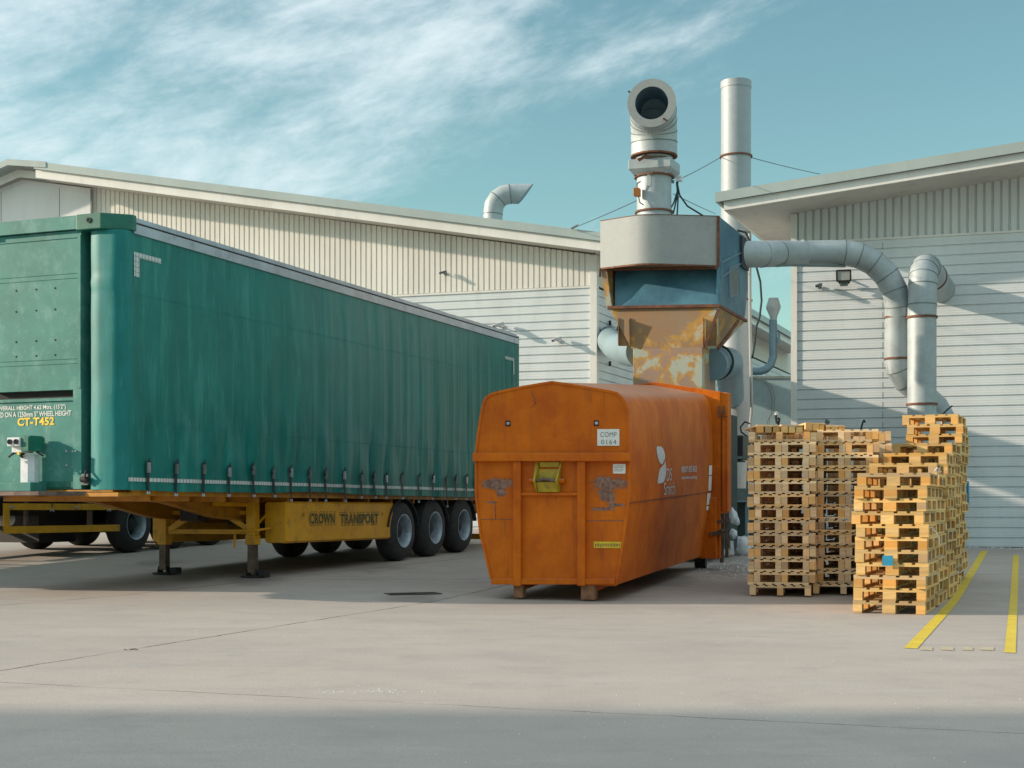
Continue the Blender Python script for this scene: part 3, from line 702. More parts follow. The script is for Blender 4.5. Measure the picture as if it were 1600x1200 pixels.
# front header cap with chamfered corner
m = MB(); pl = [(-.10, .20), (.14, -.06), (.22, -.06), (.22, 2.61), (.14, 2.61), (-.10, 2.35)]
pl = [(-.10, .22), (.16, -.07), (.24, -.07), (.24, .60), (-.10, .60)]
m.prism([(a, b, ZT + .005) for a, b in pl], (0, 0, .20))
tb(m, 'header_cap', 'greencap', bevel=.012)
tb(MB().lathe((-.102, .40, ZT + .12), (-1, 0, 0), [(0, .035), (.01, .035), (.01, .018), (.002, .014)], 12), 'lamp_socket', 'black')
m = MB(); m.box(-.08, .24, .60, 1.97, ZT + .03, ZT + .20); m.prism([(a, 2.55 - b, ZT + .005) for a, b in pl], (0, 0, .20))
tb(m, 'header_beam', 'bulkhead')
# curtain corner poles (curtain wrapped round them)
def pole(sgn):
    f = lambda y: y if sgn > 0 else 2.55 - y
    prof = [(-.01, .44), (-.03, .42), (-.034, .28), (-.032, .12), (-.022, .04), (.03, -.02), (.10, -.038), (.20, -.038), (.20, .10), (.10, .44)]
    m = MB(); n = 40; k = len(prof); vv = []
    for i in range(n + 1):
        z = ZB + .01 + (ZT - ZB - .01) * i / n
        for (a, b) in prof:
            w_ = noise.noise(Vector((a * 3 + b * 5, z * 2.2, 3.3))) * .012 + (.010 * math.sin(z * 40) * math.exp(-((z - 4.05) / .06) ** 2))
            vv.append((a + w_, f(b), z))
    m.add(vv, [(i*k+j, i*k+(j+1) % k, (i+1)*k+(j+1) % k, (i+1)*k+j) for i in range(n) for j in range(k)])
    return m
tb(pole(1), 'corner_curtain', 'curtain2', smooth=True, ang=50)
tb(pole(-1), 'corner_curtain', 'curtain2', smooth=True, ang=50)
# recess between pole and bulkhead
tb(MB().box(.22, .34, .30, .70, ZB, ZT + .02).box(.22, .34, 1.85, 2.25, ZB, ZT + .02), 'door_gap', 'dark')
# bulkhead
BW0, BW1 = .575, 1.975
slot0, slot1 = Zpx(618, 0, .7), Zpx(609, 0, .7)
m = MB(); m.box(-.03, .30, BW0, BW1, slot1, ZT + .02); m.box(-.03, .30, BW0, .70, ZB + .02, slot1); m.box(.02, .30, .70, BW1, ZB + .02, slot0 - .02)
bh = tb(m, 'bulkhead', 'bulkhead')
tb(MB().box(.05, .29, .70, BW1 - .005, slot0 - .02, slot1), 'recess', 'dark')
tb(MB().box(-.045, -.03, BW0 - .0, .62, slot1 + .02, ZT - .04).box(-.036, -.03, .62, BW1, 4.18, 4.20).box(-.036, -.03, .62, BW1, 4.12, 4.13).box(-.036, -.03, .62, BW1, 3.04, 3.05).box(-.036, -.03, .62, BW1, 3.10, 3.115)
   .box(-.04, -.03, .60, BW1, ZT - .07, ZT - .055).box(.0, .02, .70, BW1, slot0 - .06, slot0 - .045), 'panel_trim', 'bulkhead', parent=bh)
m = MB()
for zz in (4.01, 3.74, 3.35, 3.10 + .06):
    for yy in (.98, 1.28, 1.60, 1.88): m.lathe((-.0305, yy, zz), (-1, 0, 0), [(0, .013), (.004, .012), (.006, .0)], 10)
m.build('rivets', M['dark'], bh, world=False)
for (zz, ys_) in ((1.93, (.66, .74, .84)), (1.50, (.86, 1.1, 1.55)), (1.75, (.84,))):
    m = MB()
    for yy in ys_: m.lathe((.018 if yy > .7 else -.032, yy, zz), (-1, 0, 0), [(0, .016), (.008, .014), (.014, 0)], 10)
    m.build('bolts', M['silver'], bh, world=False)
tb(MB().box(-.0, .02, .72, 1.97, ZB + .04, ZB + .12), 'kick_plate', 'greencap', parent=bh)
# writing on the bulkhead: right edge at pixel 115 / 110
def frontY(px):                                      # y (across) on the plane x = L seen at pixel column
    k = (px - 800) / F
    return (CX - k * CY) / (.9285 + k * .3714)
exf = Vector((0, -1, 0)); eyf = Vector((0, 0, 1))
yR = frontY(103.5); tb(text_mb('OVERALL HEIGHT 4.62 Mtrs. (15\'2")', (.015, yR + 1.12, Zpx(640, 0, .8)), exf, eyf, 1.10, .072, .012), 'height_lettering', 'white', parent=bh)
yR = frontY(112); tb(text_mb('BASED ON A 1250mm 5° WHEEL HEIGHT', (.015, yR + 1.30, Zpx(649.3, 0, .8)), exf, eyf, 1.28, .070, .012), 'height_lettering', 'white', parent=bh)
tb(text_mb('CT-T452', (.015, frontY(26), Zpx(665, 0, 1.4)), exf, eyf, frontY(26) - frontY(83.5), .105, .035, 1.02), 'number_lettering', 'letteryellow', parent=bh)
# lower step and king pin plate
tb(MB().box(-.30, .02, 1.14, 1.97, 1.42, 1.535), 'front_step', 'bulkhead', bevel=.008)
m = MB(); m.prism([(-.32, 1.0, 1.37), (-.32, 2.3, 1.37), (.4, 2.5, 1.37), (.4, .40, 1.37), (.05, .40, 1.37)], (0, 0, .05))
tb(m, 'coupling_plate', 'legsteel')
# service coupling box on its post
m = MB(); m.prism([(-.20, 1.27, 1.535), (-.20, 1.385, 1.535), (-.06, 1.385, 1.535), (-.02, 1.33, 1.535), (-.02, 1.24, 1.535), (-.06, 1.215, 1.535), (-.14, 1.215, 1.535)], (0, 0, .36))
tb(m, 'coupling_post', 'postwhite')
m = MB(); m.box(-.36, -.04, 1.26, 1.46, 1.99, 2.10); m.prism([(-.30, 1.28, 1.91), (-.30, 1.44, 1.91), (-.08, 1.44, 1.91), (-.08, 1.28, 1.91)], (0, 0, .08))
cb = tb(m, 'coupling_box', 'postwhite', bevel=.008)
m = MB()
for yy in (1.31, 1.41): m.lathe((-.36, yy, 2.045), (-1, 0, 0), [(0, .034), (.02, .034), (.02, .024), (.004, .022), (.004, .01), (.024, .008), (.024, 0)], 14)
m.build('air_coupling', M['black'], cb, world=False)
tb(MB().box(-.34, -.03, 1.145, 1.258, 1.93, 2.11).box(-.3, -.05, 1.15, 1.25, 2.11, 2.125), 'socket_cover', 'greencap')
m = MB(); m.tube([(-.25, 1.36, 1.93), (-.30, 1.42, 1.90), (-.28, 1.50, 1.86)], .014, 8); m.tube([(-.2, 1.30, 1.93), (-.26, 1.33, 1.88), (-.2, 1.36, 1.86)], .018, 8)
m.tube([(-.12, 1.2, 1.93), (-.16, 1.12, 1.90), (-.14, 1.07, 1.87)], .012, 8)
tb(m, 'air_hose', 'black')
tb(MB().lathe((-.3, 1.31, 1.90), (-1, 0, 0), [(0, 0), (0, .02), (.03, .02), (.03, 0)], 10), 'brass_tap', 'letteryellow')
# ratchet at the foot of the gap
rt = tb(MB().box(-.05, .06, .46, .56, 1.50, 1.64), 'curtain_tensioner', 'machinegrey')
MB().tube([(-.07, .48, 1.52), (-.10, .46, 1.62), (-.07, .47, 1.68)], .012, 8).lathe((-.06, .50, 1.57), (0, 1, 0), [(-.05, 0), (-.05, .035), (.05, .035), (.05, 0)], 12).build('ratchet_handle', M['black'], rt, world=False)
# chassis: neck and main beams
def beam(yc):
    m = MB()
    top = [(.0, ZB - .02), (LEN - .1, ZB - .02)]
    prof = [(.25, ZB - .02), (LEN - .15, ZB - .02), (LEN - .15, 1.22), (12.4, 1.02), (4.6, .98), (3.1, 1.08), (1.9, 1.29), (.25, 1.39)]
    m.prism([(a, yc - .012, b) for a, b in prof], (0, .024, 0))
    low = prof[2:]
    for i in range(len(low) - 1):
        a, b = low[i], low[i+1]; m.bar((a[0], yc, a[1]), (b[0], yc, b[1]), .13, .018, up=(0, 0, 1))
    return m
for yc in (.72, 1.83): tb(beam(yc), 'chassis_beam', 'orangeframe')
m = MB()
for i in range(16):
    L = .7 + i * .88; m.box(L, L + .06, .10, 2.45, ZB - .13, ZB - .02)
tb(m, 'cross_bearers', 'orangeframe')
tb(MB().box(.25, LEN, .02, .10, ZB - .06, ZB + .05).box(-.02, LEN, 2.45, 2.53, ZB - .06, ZB + .05).box(-.02, LEN, .1, 2.45, ZB - .015, ZB + .01), 'floor_frame', 'orangeframe')
m = MB(); m.prism([(-.02, .02, ZB - .075), (-.02, .62, ZB - .075), (.8, .62, ZB - .075), (.25, .02, ZB - .075)], (0, 0, .05))
tb(m, 'front_plate', 'orangeframe')
# landing legs
LY = (.50, 1.98); LL = 3.80
LLn = Lpx(395, LY[0]); LLf = Lpx(257, LY[1])
for k_, (yy, LLx) in enumerate(((LY[0], LLn), (LY[1], LLf))):
    gz = lg(LLx, yy)
    lt = Zpx(799 + (0 if k_ == 0 else -2), LLx, yy)
    lu = tb(MB().box(LLx - .075, LLx + .075, yy - .075, yy + .075, Zpx(851 if k_ == 0 else 849, LLx, yy), ZB - .06).box(LLx - .085, LLx + .085, yy - .085, yy + .085, Zpx(851, LLx, yy) , Zpx(836, LLx, yy)), 'landing_leg', 'yellow', bevel=.01)
    MB().box(LLx - .06, LLx + .06, yy - .06, yy + .06, gz + .07, Zpx(851, LLx, yy) + .02).build('inner_tube', M['legsteel'], lu, world=False, bevel=.006)
    m = MB(); m.prism([(LLx - .10, yy - .15, gz + .005), (LLx + .12, yy - .15, gz + .005), (LLx + .17, yy, gz + .005), (LLx + .12, yy + .15, gz + .005), (LLx - .10, yy + .15, gz + .005), (LLx - .15, yy, gz + .005)], (0, 0, .025))
    m.prism([(LLx - .07, yy - .09, gz + .03), (LLx + .07, yy - .09, gz + .03), (LLx + .04, yy - .07, gz + .13), (LLx - .04, yy - .07, gz + .13)], (0, .02, 0))
    m.prism([(LLx - .07, yy + .07, gz + .03), (LLx + .07, yy + .07, gz + .03), (LLx + .04, yy + .07, gz + .13), (LLx - .04, yy + .07, gz + .13)], (0, .02, 0))
    m.tube([(LLx, yy - .11, gz + .09), (LLx, yy + .11, gz + .09)], .02, 10)
    m.prism([(LLx - .02, yy - .22, gz + .01), (LLx + .10, yy - .24, gz + .01), (LLx + .12, yy - .13, gz + .01), (LLx - .04, yy - .12, gz + .01)], (0, 0, .10))
    m.build('foot', M['black'], lu, world=False)
m = MB(); zc1 = Zpx(831, LLn, .5); zc2 = Zpx(801, LLn, .5)
la = (LLn + LLf) / 2
m.bar((LLf, 1.90, zc1), (LLn, .56, zc1), .05, .07); m.bar((LLf, 1.90, zc2), (LLn, .56, zc2), .05, .06)
tb(m, 'leg_cross_bar', 'yellow')
m = MB(); m.bar((LLf, 1.88, zc1 + .02), (LLf + .05, 1.30, ZB - .2), .09, .09); m.bar((LLn, .58, zc1 + .05), (LLn - .05, 1.15, ZB - .2), .07, .08)
m.bar((LLn, .54, zc2 + .12), (LLn - .9, .60, ZB - .16), .05, .06); m.bar((LLf, 1.88, zc2 + .02), (LLf - 1.0, 1.84, ZB - .18), .05, .06)
m.bar((LLn + .02, .45, zc1 + .1), (LLn + .5, .40, ZB - .15), .03, .03)
tb(m, 'leg_brace', 'yellow')
m = MB(); hx = LLn - .15
m.tube([(hx + .3, .30, zc1 + .05), (hx, .33, zc1 + .03), (hx - .02, .62, zc1 + .02), (hx - .03, .70, zc1 - .02), (hx - .03, .71, zc1 - .24)], .018, 8)
tb(m, 'crank_handle', 'yellow', smooth=True)
# skirt boxes
def pod(y0, y1, L0, L1, zb, zt):
    m = MB(); c = .06
    sec = [(y0, zb + .03), (y0 + .03, zb), (y1 - .03, zb), (y1, zb + .03), (y1, zt - .03), (y1 - .03, zt), (y0 + .03, zt), (y0, zt - .03)]
    st = [(L0, .035), (L0 + .05, 0), (L1 - .05, 0), (L1, .0)]
    vv = []; n = len(sec); cy_ = (y0 + y1) / 2; cz_ = (zb + zt) / 2
    for i, (L, s) in enumerate(st):
        for (y, z) in sec:
            sh = -.0
            Lx = L if i < 3 else L + (.12 * ((z - zb) / (zt - zb)))
            vv.append((Lx, cy_ + (y - cy_) * (1 - s * 2), cz_ + (z - cz_) * (1 - s)))
    m.add(vv, [tuple(range(n))[::-1], tuple(3*n + j for j in range(n))] + [(i*n+j, i*n+(j+1) % n, (i+1)*n+(j+1) % n, (i+1)*n+j) for i in range(3) for j in range(n)])
    return m
LP0 = Lpx(447, .06); LP1 = Lpx(610, .06)
zpt = Zpx(783.5, LP0, .06); zpb = Zpx(849, LP0, .06)
sk = tb(pod(.06, .44, LP0, LP1, zpb, zpt), 'side_skirt_box', 'yellow')
tb(pod(2.11, 2.49, LP0, LP1, zpb, zpt), 'side_skirt_box', 'yellow')
# painted company name
exs = Vector((1, 0, 0)); 
def nmtxt(word, p0, p1, parent):
    a = Lpx(p0, .06); b = Lpx(p1, .06); zb_ = Zpx(818.6, a, .06); h = .165
    for (fat, mat, off, gr) in ((.075, 'lettergreen', .003, .032), (.050, 'yellow', .0045, .021), (.022, 'lettergreen', .006, .0)):
        tb(text_mb(word, (a - gr, .06 - off, zb_ - gr), exs, UP, b - a + 2*gr, h + 2*gr, fat, 1.12), 'company_lettering', mat, parent=parent)
nmtxt('CROWN', 484, 522.5, sk); nmtxt('TRANSPORT', 532, 590.5, sk)
m = MB()
for px_ in (474, 597):
    L = Lpx(px_, .06); m.lathe((L, .061, Zpx(803, L, .06)), (0, -1, 0), [(0, .03), (.012, .028), (.016, .02), (.016, 0)], 12)
m.build('side_marker', M['orangeframe'], sk, world=False)
# wheels
def wheel_mb(side):
    """origin at hub centre, axis along y; side=-1 outer face towards -y"""
    R = .53; s = side
    ty = MB().lathe((0, 0, 0), (0, s, 0), [(.0, .30), (.01, .33), (.03, .47), (.06, .515), (.10, .53), (.28, .53), (.32, .515), (.36, .47), (.375, .33), (.375, .28)][::-1], 48)
    for a in (.145, .19, .235):   # grooves as slim raised bands
        ty.lathe((0, 0, 0), (0, s, 0), [(a - .016, .528), (a - .016, .536), (a + .016, .536), (a + .016, .528)], 48)
    rim = MB().lathe((0, 0, 0), (0, s, 0), [(.372, .285), (.385, .30), (.385, .285), (.36, .268), (.30, .255), (.19, .25), (.17, .24)], 48)
    hub = MB().lathe((0, 0, 0), (0, s, 0), [(.17, .245), (.18, .20), (.19, .14), (.26, .13), (.29, .10), (.30, .0)], 32)
    for k in range(10):
        a = 2*math.pi*k/10; c = Vector((math.cos(a)*.165, 0, math.sin(a)*.165))
        hub.lathe(c, (0, s, 0), [(.18, .0), (.18, .016), (.225, .014), (.225, 0)], 8)
    return ty, rim, hub
def put_wheels(root, Ls, c0, near=True, far=True):
    ty, rim, hub = wheel_mb(1)
    src = None
    for L in Ls:
        for (y, flip) in ((.02 + .385, False), (2.53 - .385, True)):
            z = lg(L, y, c0) + .528
            if src is None:
                w = ty.build('wheel', M['tyre'], root, world=False, smooth=True, ang=50)
                r = rim.build('rim', M['rim'], w, world=False, smooth=True, ang=50); h = hub.build('hub', M['hub'], w, world=False, smooth=True, ang=40)
                src = (w, r, h)
            else:
                w = src[0].copy(); COL.objects.link(w); w.parent = root
                for q in src[1:]:
                    c = q.copy(); COL.objects.link(c); c.parent = w
            w.location = (L, y, z); w.rotation_euler = (0, random.uniform(0, 6.28), math.pi if not flip else 0)
    return src
# (lathe runs towards +y: near-side wheels are turned round so that the rim faces out)
WL = (8.1, 9.42, 10.74)
put_wheels(TR, WL, (CX, CY))
m = MB()
for L in WL:
    z = lg(L, 1.2) + .528
    m.tube([(L, .3, z), (L, 2.25, z)], .07, 12)
    for yy in (.72, 1.83): m.box(L - .5, L + .12, yy - .05, yy + .05, z + .05, z + .14); m.lathe((L + .2, yy, z + .1), (0, 0, 1), [(0, 0), (0, .12), (.28, .12), (.28, 0)], 14)
tb(m, 'axle', 'black')
for L in WL:
    for y0 in (.02, 2.13):
        z = lg(L, y0) + .528; m = MB(); n = 18; vv = []
        for i in range(n + 1):
            a = math.radians(8 + 164 * i / n)
            for r_ in (.60, .615):
                for y in (y0, y0 + .40): vv.append((L - math.cos(a)*r_, y, z + math.sin(a)*r_ * .95))
        fs = []
        for i in range(n):
            b = 4*i; fs += [(b, b+4, b+5, b+1), (b+2, b+3, b+7, b+6), (b, b+2, b+6, b+4), (b+1, b+5, b+7, b+3)]
        m.add(vv, fs); tb(m, 'mudguard', 'hub')
# air tanks and clutter under the floor
tb(MB().lathe((5.4, 1.28, 1.0), (1, 0, 0), [(0, 0), (.02, .1), (.06, .13), (.8, .13), (.84, .1), (.86, 0)], 18), 'air_tank', 'black', smooth=True)
tb(MB().box(3.0, 3.3, .9, 1.2, 1.02, 1.28), 'valve_box', 'black'); tb(MB().box(4.1, 4.3, .8, 1.1, .95, 1.2), 'valve_box', 'black')
tb(MB().box(LEN - .1, LEN, .1, 2.45, .55, .67).box(LEN - .15, LEN - .05, .6, .7, .6, 1.3).box(LEN - .15, LEN - .05, 1.85, 1.95, .6, 1.3), 'rear_bumper', 'yellow')
# straps: pixel columns read off the photo
SP = [225, 269, 311, 350, 387, 420, 448, 474, 501, 528, 556, 577, 599, 622, 646, 671, 688, 705, 722, 739]
rnd = random.Random(11); proto = None
for i, px_ in enumerate(SP):
    L = Lpx(px_, 0); zt_ = 1.84 + rnd.uniform(-.03, .02); zb_ = ZB - .03 - rnd.choice((0, .0, .06, .14)) if i not in (0,) else ZB - .01
    sway = rnd.uniform(-.02, .09) if i > 3 else rnd.uniform(0, .02)
    y = min(fold(L, q) for q in (1.5, 1.6, 1.7, 1.8)) - .022
    ln = zt_ - .14
    m = MB(); m.bar((0, 0, zt_ - .02 - 1.0), (0, 0, ln - 1.0), .060, .006, up=(0, 1, 0)); m.bar((0, -.0, ln - 1), (sway * .4, 0, ln - .16 - 1), .055, .005, up=(0, 1, 0)); m.bar((sway * .4, 0, ln - .16 - 1), (sway, .0, zb_ - 1), .040, .004, up=(0, 1, 0))
    m.tube([(0.01, -.01, ln - 1), (.05 * rnd.choice((-1, 1)), -.015, ln + .07 - 1), (.02, -.012, ln + .15 - 1), (0, -.01, ln + .10 - 1)], .010, 6)
    st = m.build('strap', M['cable'], TR, world=False); st.location = (L, y, 1.0)
    b = MB().box(-.025, .025, -.03, 0, ln - .03 - 1.0, ln + .10 - 1.0); b.build('buckle', M['machinegrey'] if i % 3 else M['silver'], st, world=False)
    MB().tube([(sway - .035, -.0, zb_ - .03 - 1), (sway - .02, 0, zb_ - 1), (sway, 0, zb_ - .03 - 1), (sway + .02, 0, zb_ - 1), (sway + .035, 0, zb_ - .03 - 1)], .007, 6).build('hook', M['silver'], st, world=False)
# ---------------------------------------------------------------- second trailer behind
c2 = Vector((-7.02, 27.0)) - Vector((u.x, u.y)) * 8.1
T2 = empty('parked_trailer', (c2.x, c2.y, 0), RZ, 'second trailer mostly hidden behind the green one, open yellow side guard showing at left', 'trailer')
def t2(m, name, mat, **k): return m.build(name, M[mat], T2, world=False, **k)
t2(MB().box(0, 13.6, .0, 2.55, 1.50, 4.55), 'cargo_body', 'curtain')
t2(MB().box(0, 13.6, -.02, 2.57, 4.55, 4.68), 'roof_rail', 'silver')
t2(MB().box(0, 13.6, .68, .80, 1.08, 1.48).box(0, 13.6, 1.75, 1.87, 1.08, 1.48).box(0, 13.6, .0, .08, 1.36, 1.50).box(0, 13.6, 2.47, 2.55, 1.36, 1.50), 'chassis_beam', 'black')
put_wheels(T2, (8.1, 9.42, 10.74), (c2.x, c2.y))
def z2(py, L): return CZ + (HZ - py) / F * (c2.y + .9285*L)
k0 = 8.1 - 3.6; k1 = 8.1 - .55
gd = t2(MB().box(k0, k1, -.02, .01, 1.18, 1.29).box(k0, k1, -.02, .01, .79, .91).box(k0, k0 + .13, -.018, .008, .80, 1.28), 'side_guard', 'yellow')
t2(MB().box(k0, k1, 2.54, 2.57, 1.18, 1.29).box(k0, k1, 2.54, 2.57, .79, .91).box(k0, k0 + .13, 2.542, 2.568, .80, 1.28), 'side_guard', 'yellow')
t2(MB().box(k0 + .55, k0 + .62, .012, .06, .80, 1.4), 'guard_post', 'legsteel'); t2(MB().box(k0 + 2.2, k0 + 2.3, .012, .06, .80, 1.4), 'guard_post', 'legsteel')
t2(MB().box(6.2, 7.2, .7, 1.9, .6, 1.1).box(7.0, 12, .9, 1.6, .75, 1.1), 'suspension', 'black')
t2(MB().lathe((5.1, 1.0, 1.02), (1, 0, 0), [(0, 0), (.02, .12), (.7, .12), (.72, 0)], 18), 'air_tank', 'postwhite', smooth=True)
m = MB()
for L in (8.1, 9.42, 10.74):
    z = lg(L, 1.2, (c2.x, c2.y)) + .528; m.tube([(L, .3, z), (L, 2.2, z)], .08, 12)
t2(m, 'axle', 'black')
for i, L in enumerate((k0 + .15, k0 + 1.15, 6.3, 7.2, 8.0)):
    st = t2(MB().bar((0, 0, 0), (.02, 0, -.14 - .05 * (i % 2)), .012, .006), 'strap', 'cable'); st.location = (L, -.03, 1.42)
    MB().tube([(-.03, 0, -.22 - .05 * (i % 2)), (-.02, 0, -.18 - .05 * (i % 2)), (.02, 0, -.20 - .05 * (i % 2)), (.04, 0, -.18 - .05 * (i % 2)), (.06, 0, -.22 - .05 * (i % 2))], .009, 6).build('hook', M['silver'], st, world=False)
for yy in (.6, 1.9):
    t2(MB().box(3.8, 3.95, yy - .07, yy + .07, lg(3.8, yy, (c2.x, c2.y)), 1.4), 'landing_leg', 'yellow')
# ================================================================ ORANGE COMPACTOR CONTAINER
FY = 18.55
def fq(px, py, d=0.0):                               # point on the container's front plane, moved d towards the camera side
    Y = onw(px, 863, FY); return P(px, py, Y) + nf * d
ct_base = fq(863, 933); ct_base.z = G(ct_base.x, ct_base.y)
CT = empty('compactor_container', ct_base, 0, 'big orange rusty compactor container with barrel shaped body, standing on the concrete in the middle', 'waste container')
def opt(cx, cy, rx, ry):
    p = fq(cx, cy) - ct_base; return (p.x, p.z, rx / F * FY, ry / F * FY)
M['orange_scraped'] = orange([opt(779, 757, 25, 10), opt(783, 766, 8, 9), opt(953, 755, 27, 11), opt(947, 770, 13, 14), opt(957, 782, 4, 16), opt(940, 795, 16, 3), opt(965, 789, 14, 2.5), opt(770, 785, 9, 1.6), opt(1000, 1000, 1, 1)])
OL = [(863, 597), (815, 605), (780, 612.5), (768, 615.8), (760, 621), (756, 629), (752, 647), (747, 680), (744, 706), (744, 774), (751, 834), (768, 905),
      (963, 914), (974, 842), (983, 775), (984, 706), (983, 675), (981, 642), (977, 630), (972, 621), (964, 614.5), (952, 611.5), (915, 605)]
RY = 24.2
def rear(px, py, t=1.0):
    X0 = (863 - 800) / F * FY
    x = (px - 863) * .768 + 1022; y = 602 + (py - 597) * .839
    return P(x, y, onw(x, 1022, RY))
m = MB(); n = len(OL); st = 14; vs = []
for i in range(st + 1):
    t = i / st
    for (px, py) in OL:
        a = fq(px, py); b = rear(px, py); p = a + (b - a) * t
        vs.append(p)
m.add(vs, [(i*n+j, i*n+(j+1) % n, (i+1)*n+(j+1) % n, (i+1)*n+j) for i in range(st) for j in range(n)] + [tuple(range(n))[::-1], tuple(st*n + j for j in range(n))])
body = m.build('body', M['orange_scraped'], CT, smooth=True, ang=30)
lenv = (rear(863, 700) - fq(863, 700)).normalized()
def side(px, py):                                    # point on the near side skin at pixel (by search along the loft)
    best = None
    o = Vector((0, 0, CZ)); dr = (P(px, py, 1.0) - o)
    return o, dr
def hit(px, py, off=.004):
    """first crossing of the pixel ray with the lofted body"""
    o = Vector((0, 0, CZ)) ; d = (P(px, py, 1.0) - o)
    from mathutils.geometry import intersect_ray_tri
    bt = None
    for j in range(12, 23):
        a0 = fq(*OL[j % n]); b0 = fq(*OL[(j + 1) % n]); a1 = rear(*OL[j % n]); b1 = rear(*OL[(j + 1) % n])
        for tri in ((a0, b0, b1), (a0, b1, a1)):
            q = intersect_ray_tri(tri[0], tri[1], tri[2], d, o, True)
            if q and (bt is None or q.y < bt[0].y):
                nn = (tri[1] - tri[0]).cross(tri[2] - tri[0]).normalized()
                if nn.dot(d) > 0: nn = -nn
                bt = (q, nn)
    return bt[0] + bt[1] * off
# rim of the front plate and lower frame
m = MB()
for j in range(n):
    a = OL[j]; b = OL[(j + 1) % n]
    m.bar(fq(*a, .0), fq(*b, .0), .03, .03, up=nf)
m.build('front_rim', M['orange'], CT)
def slabf(x0, x1, y0, y1, d0, d1):
    return MB().prism([fq(x0, y1, d0), fq(x1, y1, d0), fq(x1, y0, d0), fq(x0, y0, d0)], nf * (d1 - d0))
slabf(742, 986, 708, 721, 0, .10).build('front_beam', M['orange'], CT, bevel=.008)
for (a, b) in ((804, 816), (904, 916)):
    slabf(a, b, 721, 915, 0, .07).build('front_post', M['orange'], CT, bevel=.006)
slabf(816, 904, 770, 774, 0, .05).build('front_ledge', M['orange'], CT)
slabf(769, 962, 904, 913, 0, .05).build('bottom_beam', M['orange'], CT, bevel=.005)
m = MB()
for (a, b, c, d) in ((752, 804, 811, 812), (916, 974, 813, 814.2), (980.5, 983, 785, 786.2)): m.prism([fq(a, d, .001), fq(b, d, .001), fq(b, c, .001), fq(a, c, .001)], nf * .002)
m.build('weld_line', M['rustpatch'], CT)
# long seam on the drum side
m = MB(); prev = None
for i in range(15):
    t = i / 14; px = 983 + (1112 - 983) * t; py = 786 + (768 - 786) * t
    q = hit(min(px, 1110), py, .006)
    if prev is not None: m.bar(prev, q, .012, .010)
    prev = q
m.build('side_seam', M['rust'], CT)
# dents / bare patches
m = MB(); pv = None
for (a, b) in ((829, 611), (832, 617), (836, 622), (834, 627), (838, 629), (831, 636)):
    q = fq(a, b, .003)
    if pv is not None: m.bar(pv, q, .006, .006, up=nf)
    pv = q
m.bar(fq(774, 784, .003), fq(774.5, 812, .003), .008, .006, up=nf)
m.build('scratch', M['rustpatch'], CT)
# stickers and sign
sg = MB().prism([fq(933.5, 696.5, .004), fq(968, 696.5, .004), fq(968, 670.5, .004), fq(933.5, 670.5, .004)], nf * .006).build('number_sign', M['white'], CT)
ex = (fq(968, 690) - fq(933, 690)); ey = fq(933, 680) - fq(933, 690)
ppx = ex / 34.5
text_mb('COMP', fq(938.5, 682.8, .012), ex.normalized(), UP, ppx.length * 25, .062, .0, 1.1).build('sign_lettering', M['grey'], sg)
text_mb('0164', fq(939.5, 694.3, .012), ex.normalized(), UP, ppx.length * 23.5, .060, .0, 1.1).build('sign_lettering', M['grey'], sg)
s2 = MB().prism([fq(958, 740, .004), fq(977.5, 740, .004), fq(977.5, 725, .004), fq(958, 725, .004)], nf * .003).build('white_sticker', M['white'], CT)
m = MB()
for k, y in enumerate((728, 730.5, 733, 735.5)): m.prism([fq(959.5, y + .6, .0075), fq(975.5 - 2*(k % 2), y + .6, .0075), fq(975.5 - 2*(k % 2), y, .0075), fq(959.5, y, .0075)], nf * .001)
m.build('sticker_print', M['grey'], s2)
s3 = MB().prism([fq(928, 856, .004), fq(971, 856.5, .004), fq(971, 846.5, .004), fq(928, 846, .004)], nf * .003).build('yellow_sticker', M['lineyellow'], CT)
m = MB(); rr = random.Random(3)
for k in range(16):
    x = 930 + k*2.5; m.prism([fq(x, 855 - rr.random()*3, .0075), fq(x + 1.2, 855, .0075), fq(x + 1.2, 848 + rr.random()*3, .0075), fq(x, 849, .0075)], nf * .001)
m.build('sticker_print', M['rust'], s3)
# two tiny viewing ports
for (x, y) in ((793.5, 661.5), (931.5, 661)):
    b = MB().prism([fq(x - 3.6, y + 4.6, .004), fq(x + 4, y + 4.6, .004), fq(x + 4, y - 4.2, .004), fq(x - 3.6, y - 4.2, .004)], nf * .004).build('light_port', M['dark'], CT)
    MB().lathe(fq(x + 1, y + .4, .006), nf, [(0, .022), (.02, .022), (.03, .012), (.032, 0)], 12).build('lamp', M['silver'], b, smooth=True)
# hook plate, yellow
m = MB()
def hk(px, py, d): return fq(px, py, d)
for (xa, xb) in ((839.5, 842.5), (875, 878)):
    s_ = -1 if xa < 850 else 1
    m.prism([hk(xa + 2*(-s_)*-1, 720, .02), hk(xa - 1.5 if s_ < 0 else xa - 2.5, 752, .16), hk(xa if s_ < 0 else xa - 3, 769, .06), hk(xa + (1 if s_ < 0 else -2), 769, .0), hk(xa + 1, 720, .0)], wd * .02)
m.prism([hk(842, 733, .01), hk(876, 733, .01), hk(873, 751, .03), hk(840, 751, .03)], nf * .01)
m.prism([hk(841, 753, .09), hk(872, 753, .09), hk(874, 769, .05), hk(843, 769, .05)], nf * .012)
m.prism([hk(844, 722, .02), hk(875, 722, .02), hk(875, 730, .01), hk(844, 730, .01)], nf * .01)
hp = m.build('hook_plate', M['hookyellow'], CT, bevel=.004)
MB().tube([fq(840 + 32*i/10, 752.5 - 3.4*math.sin(math.pi*i/10), .10 + .03*math.sin(math.pi*i/10)) for i in range(11)], .020, 10).build('hook_bar', M['legsteel'], hp, smooth=True)
m = MB()
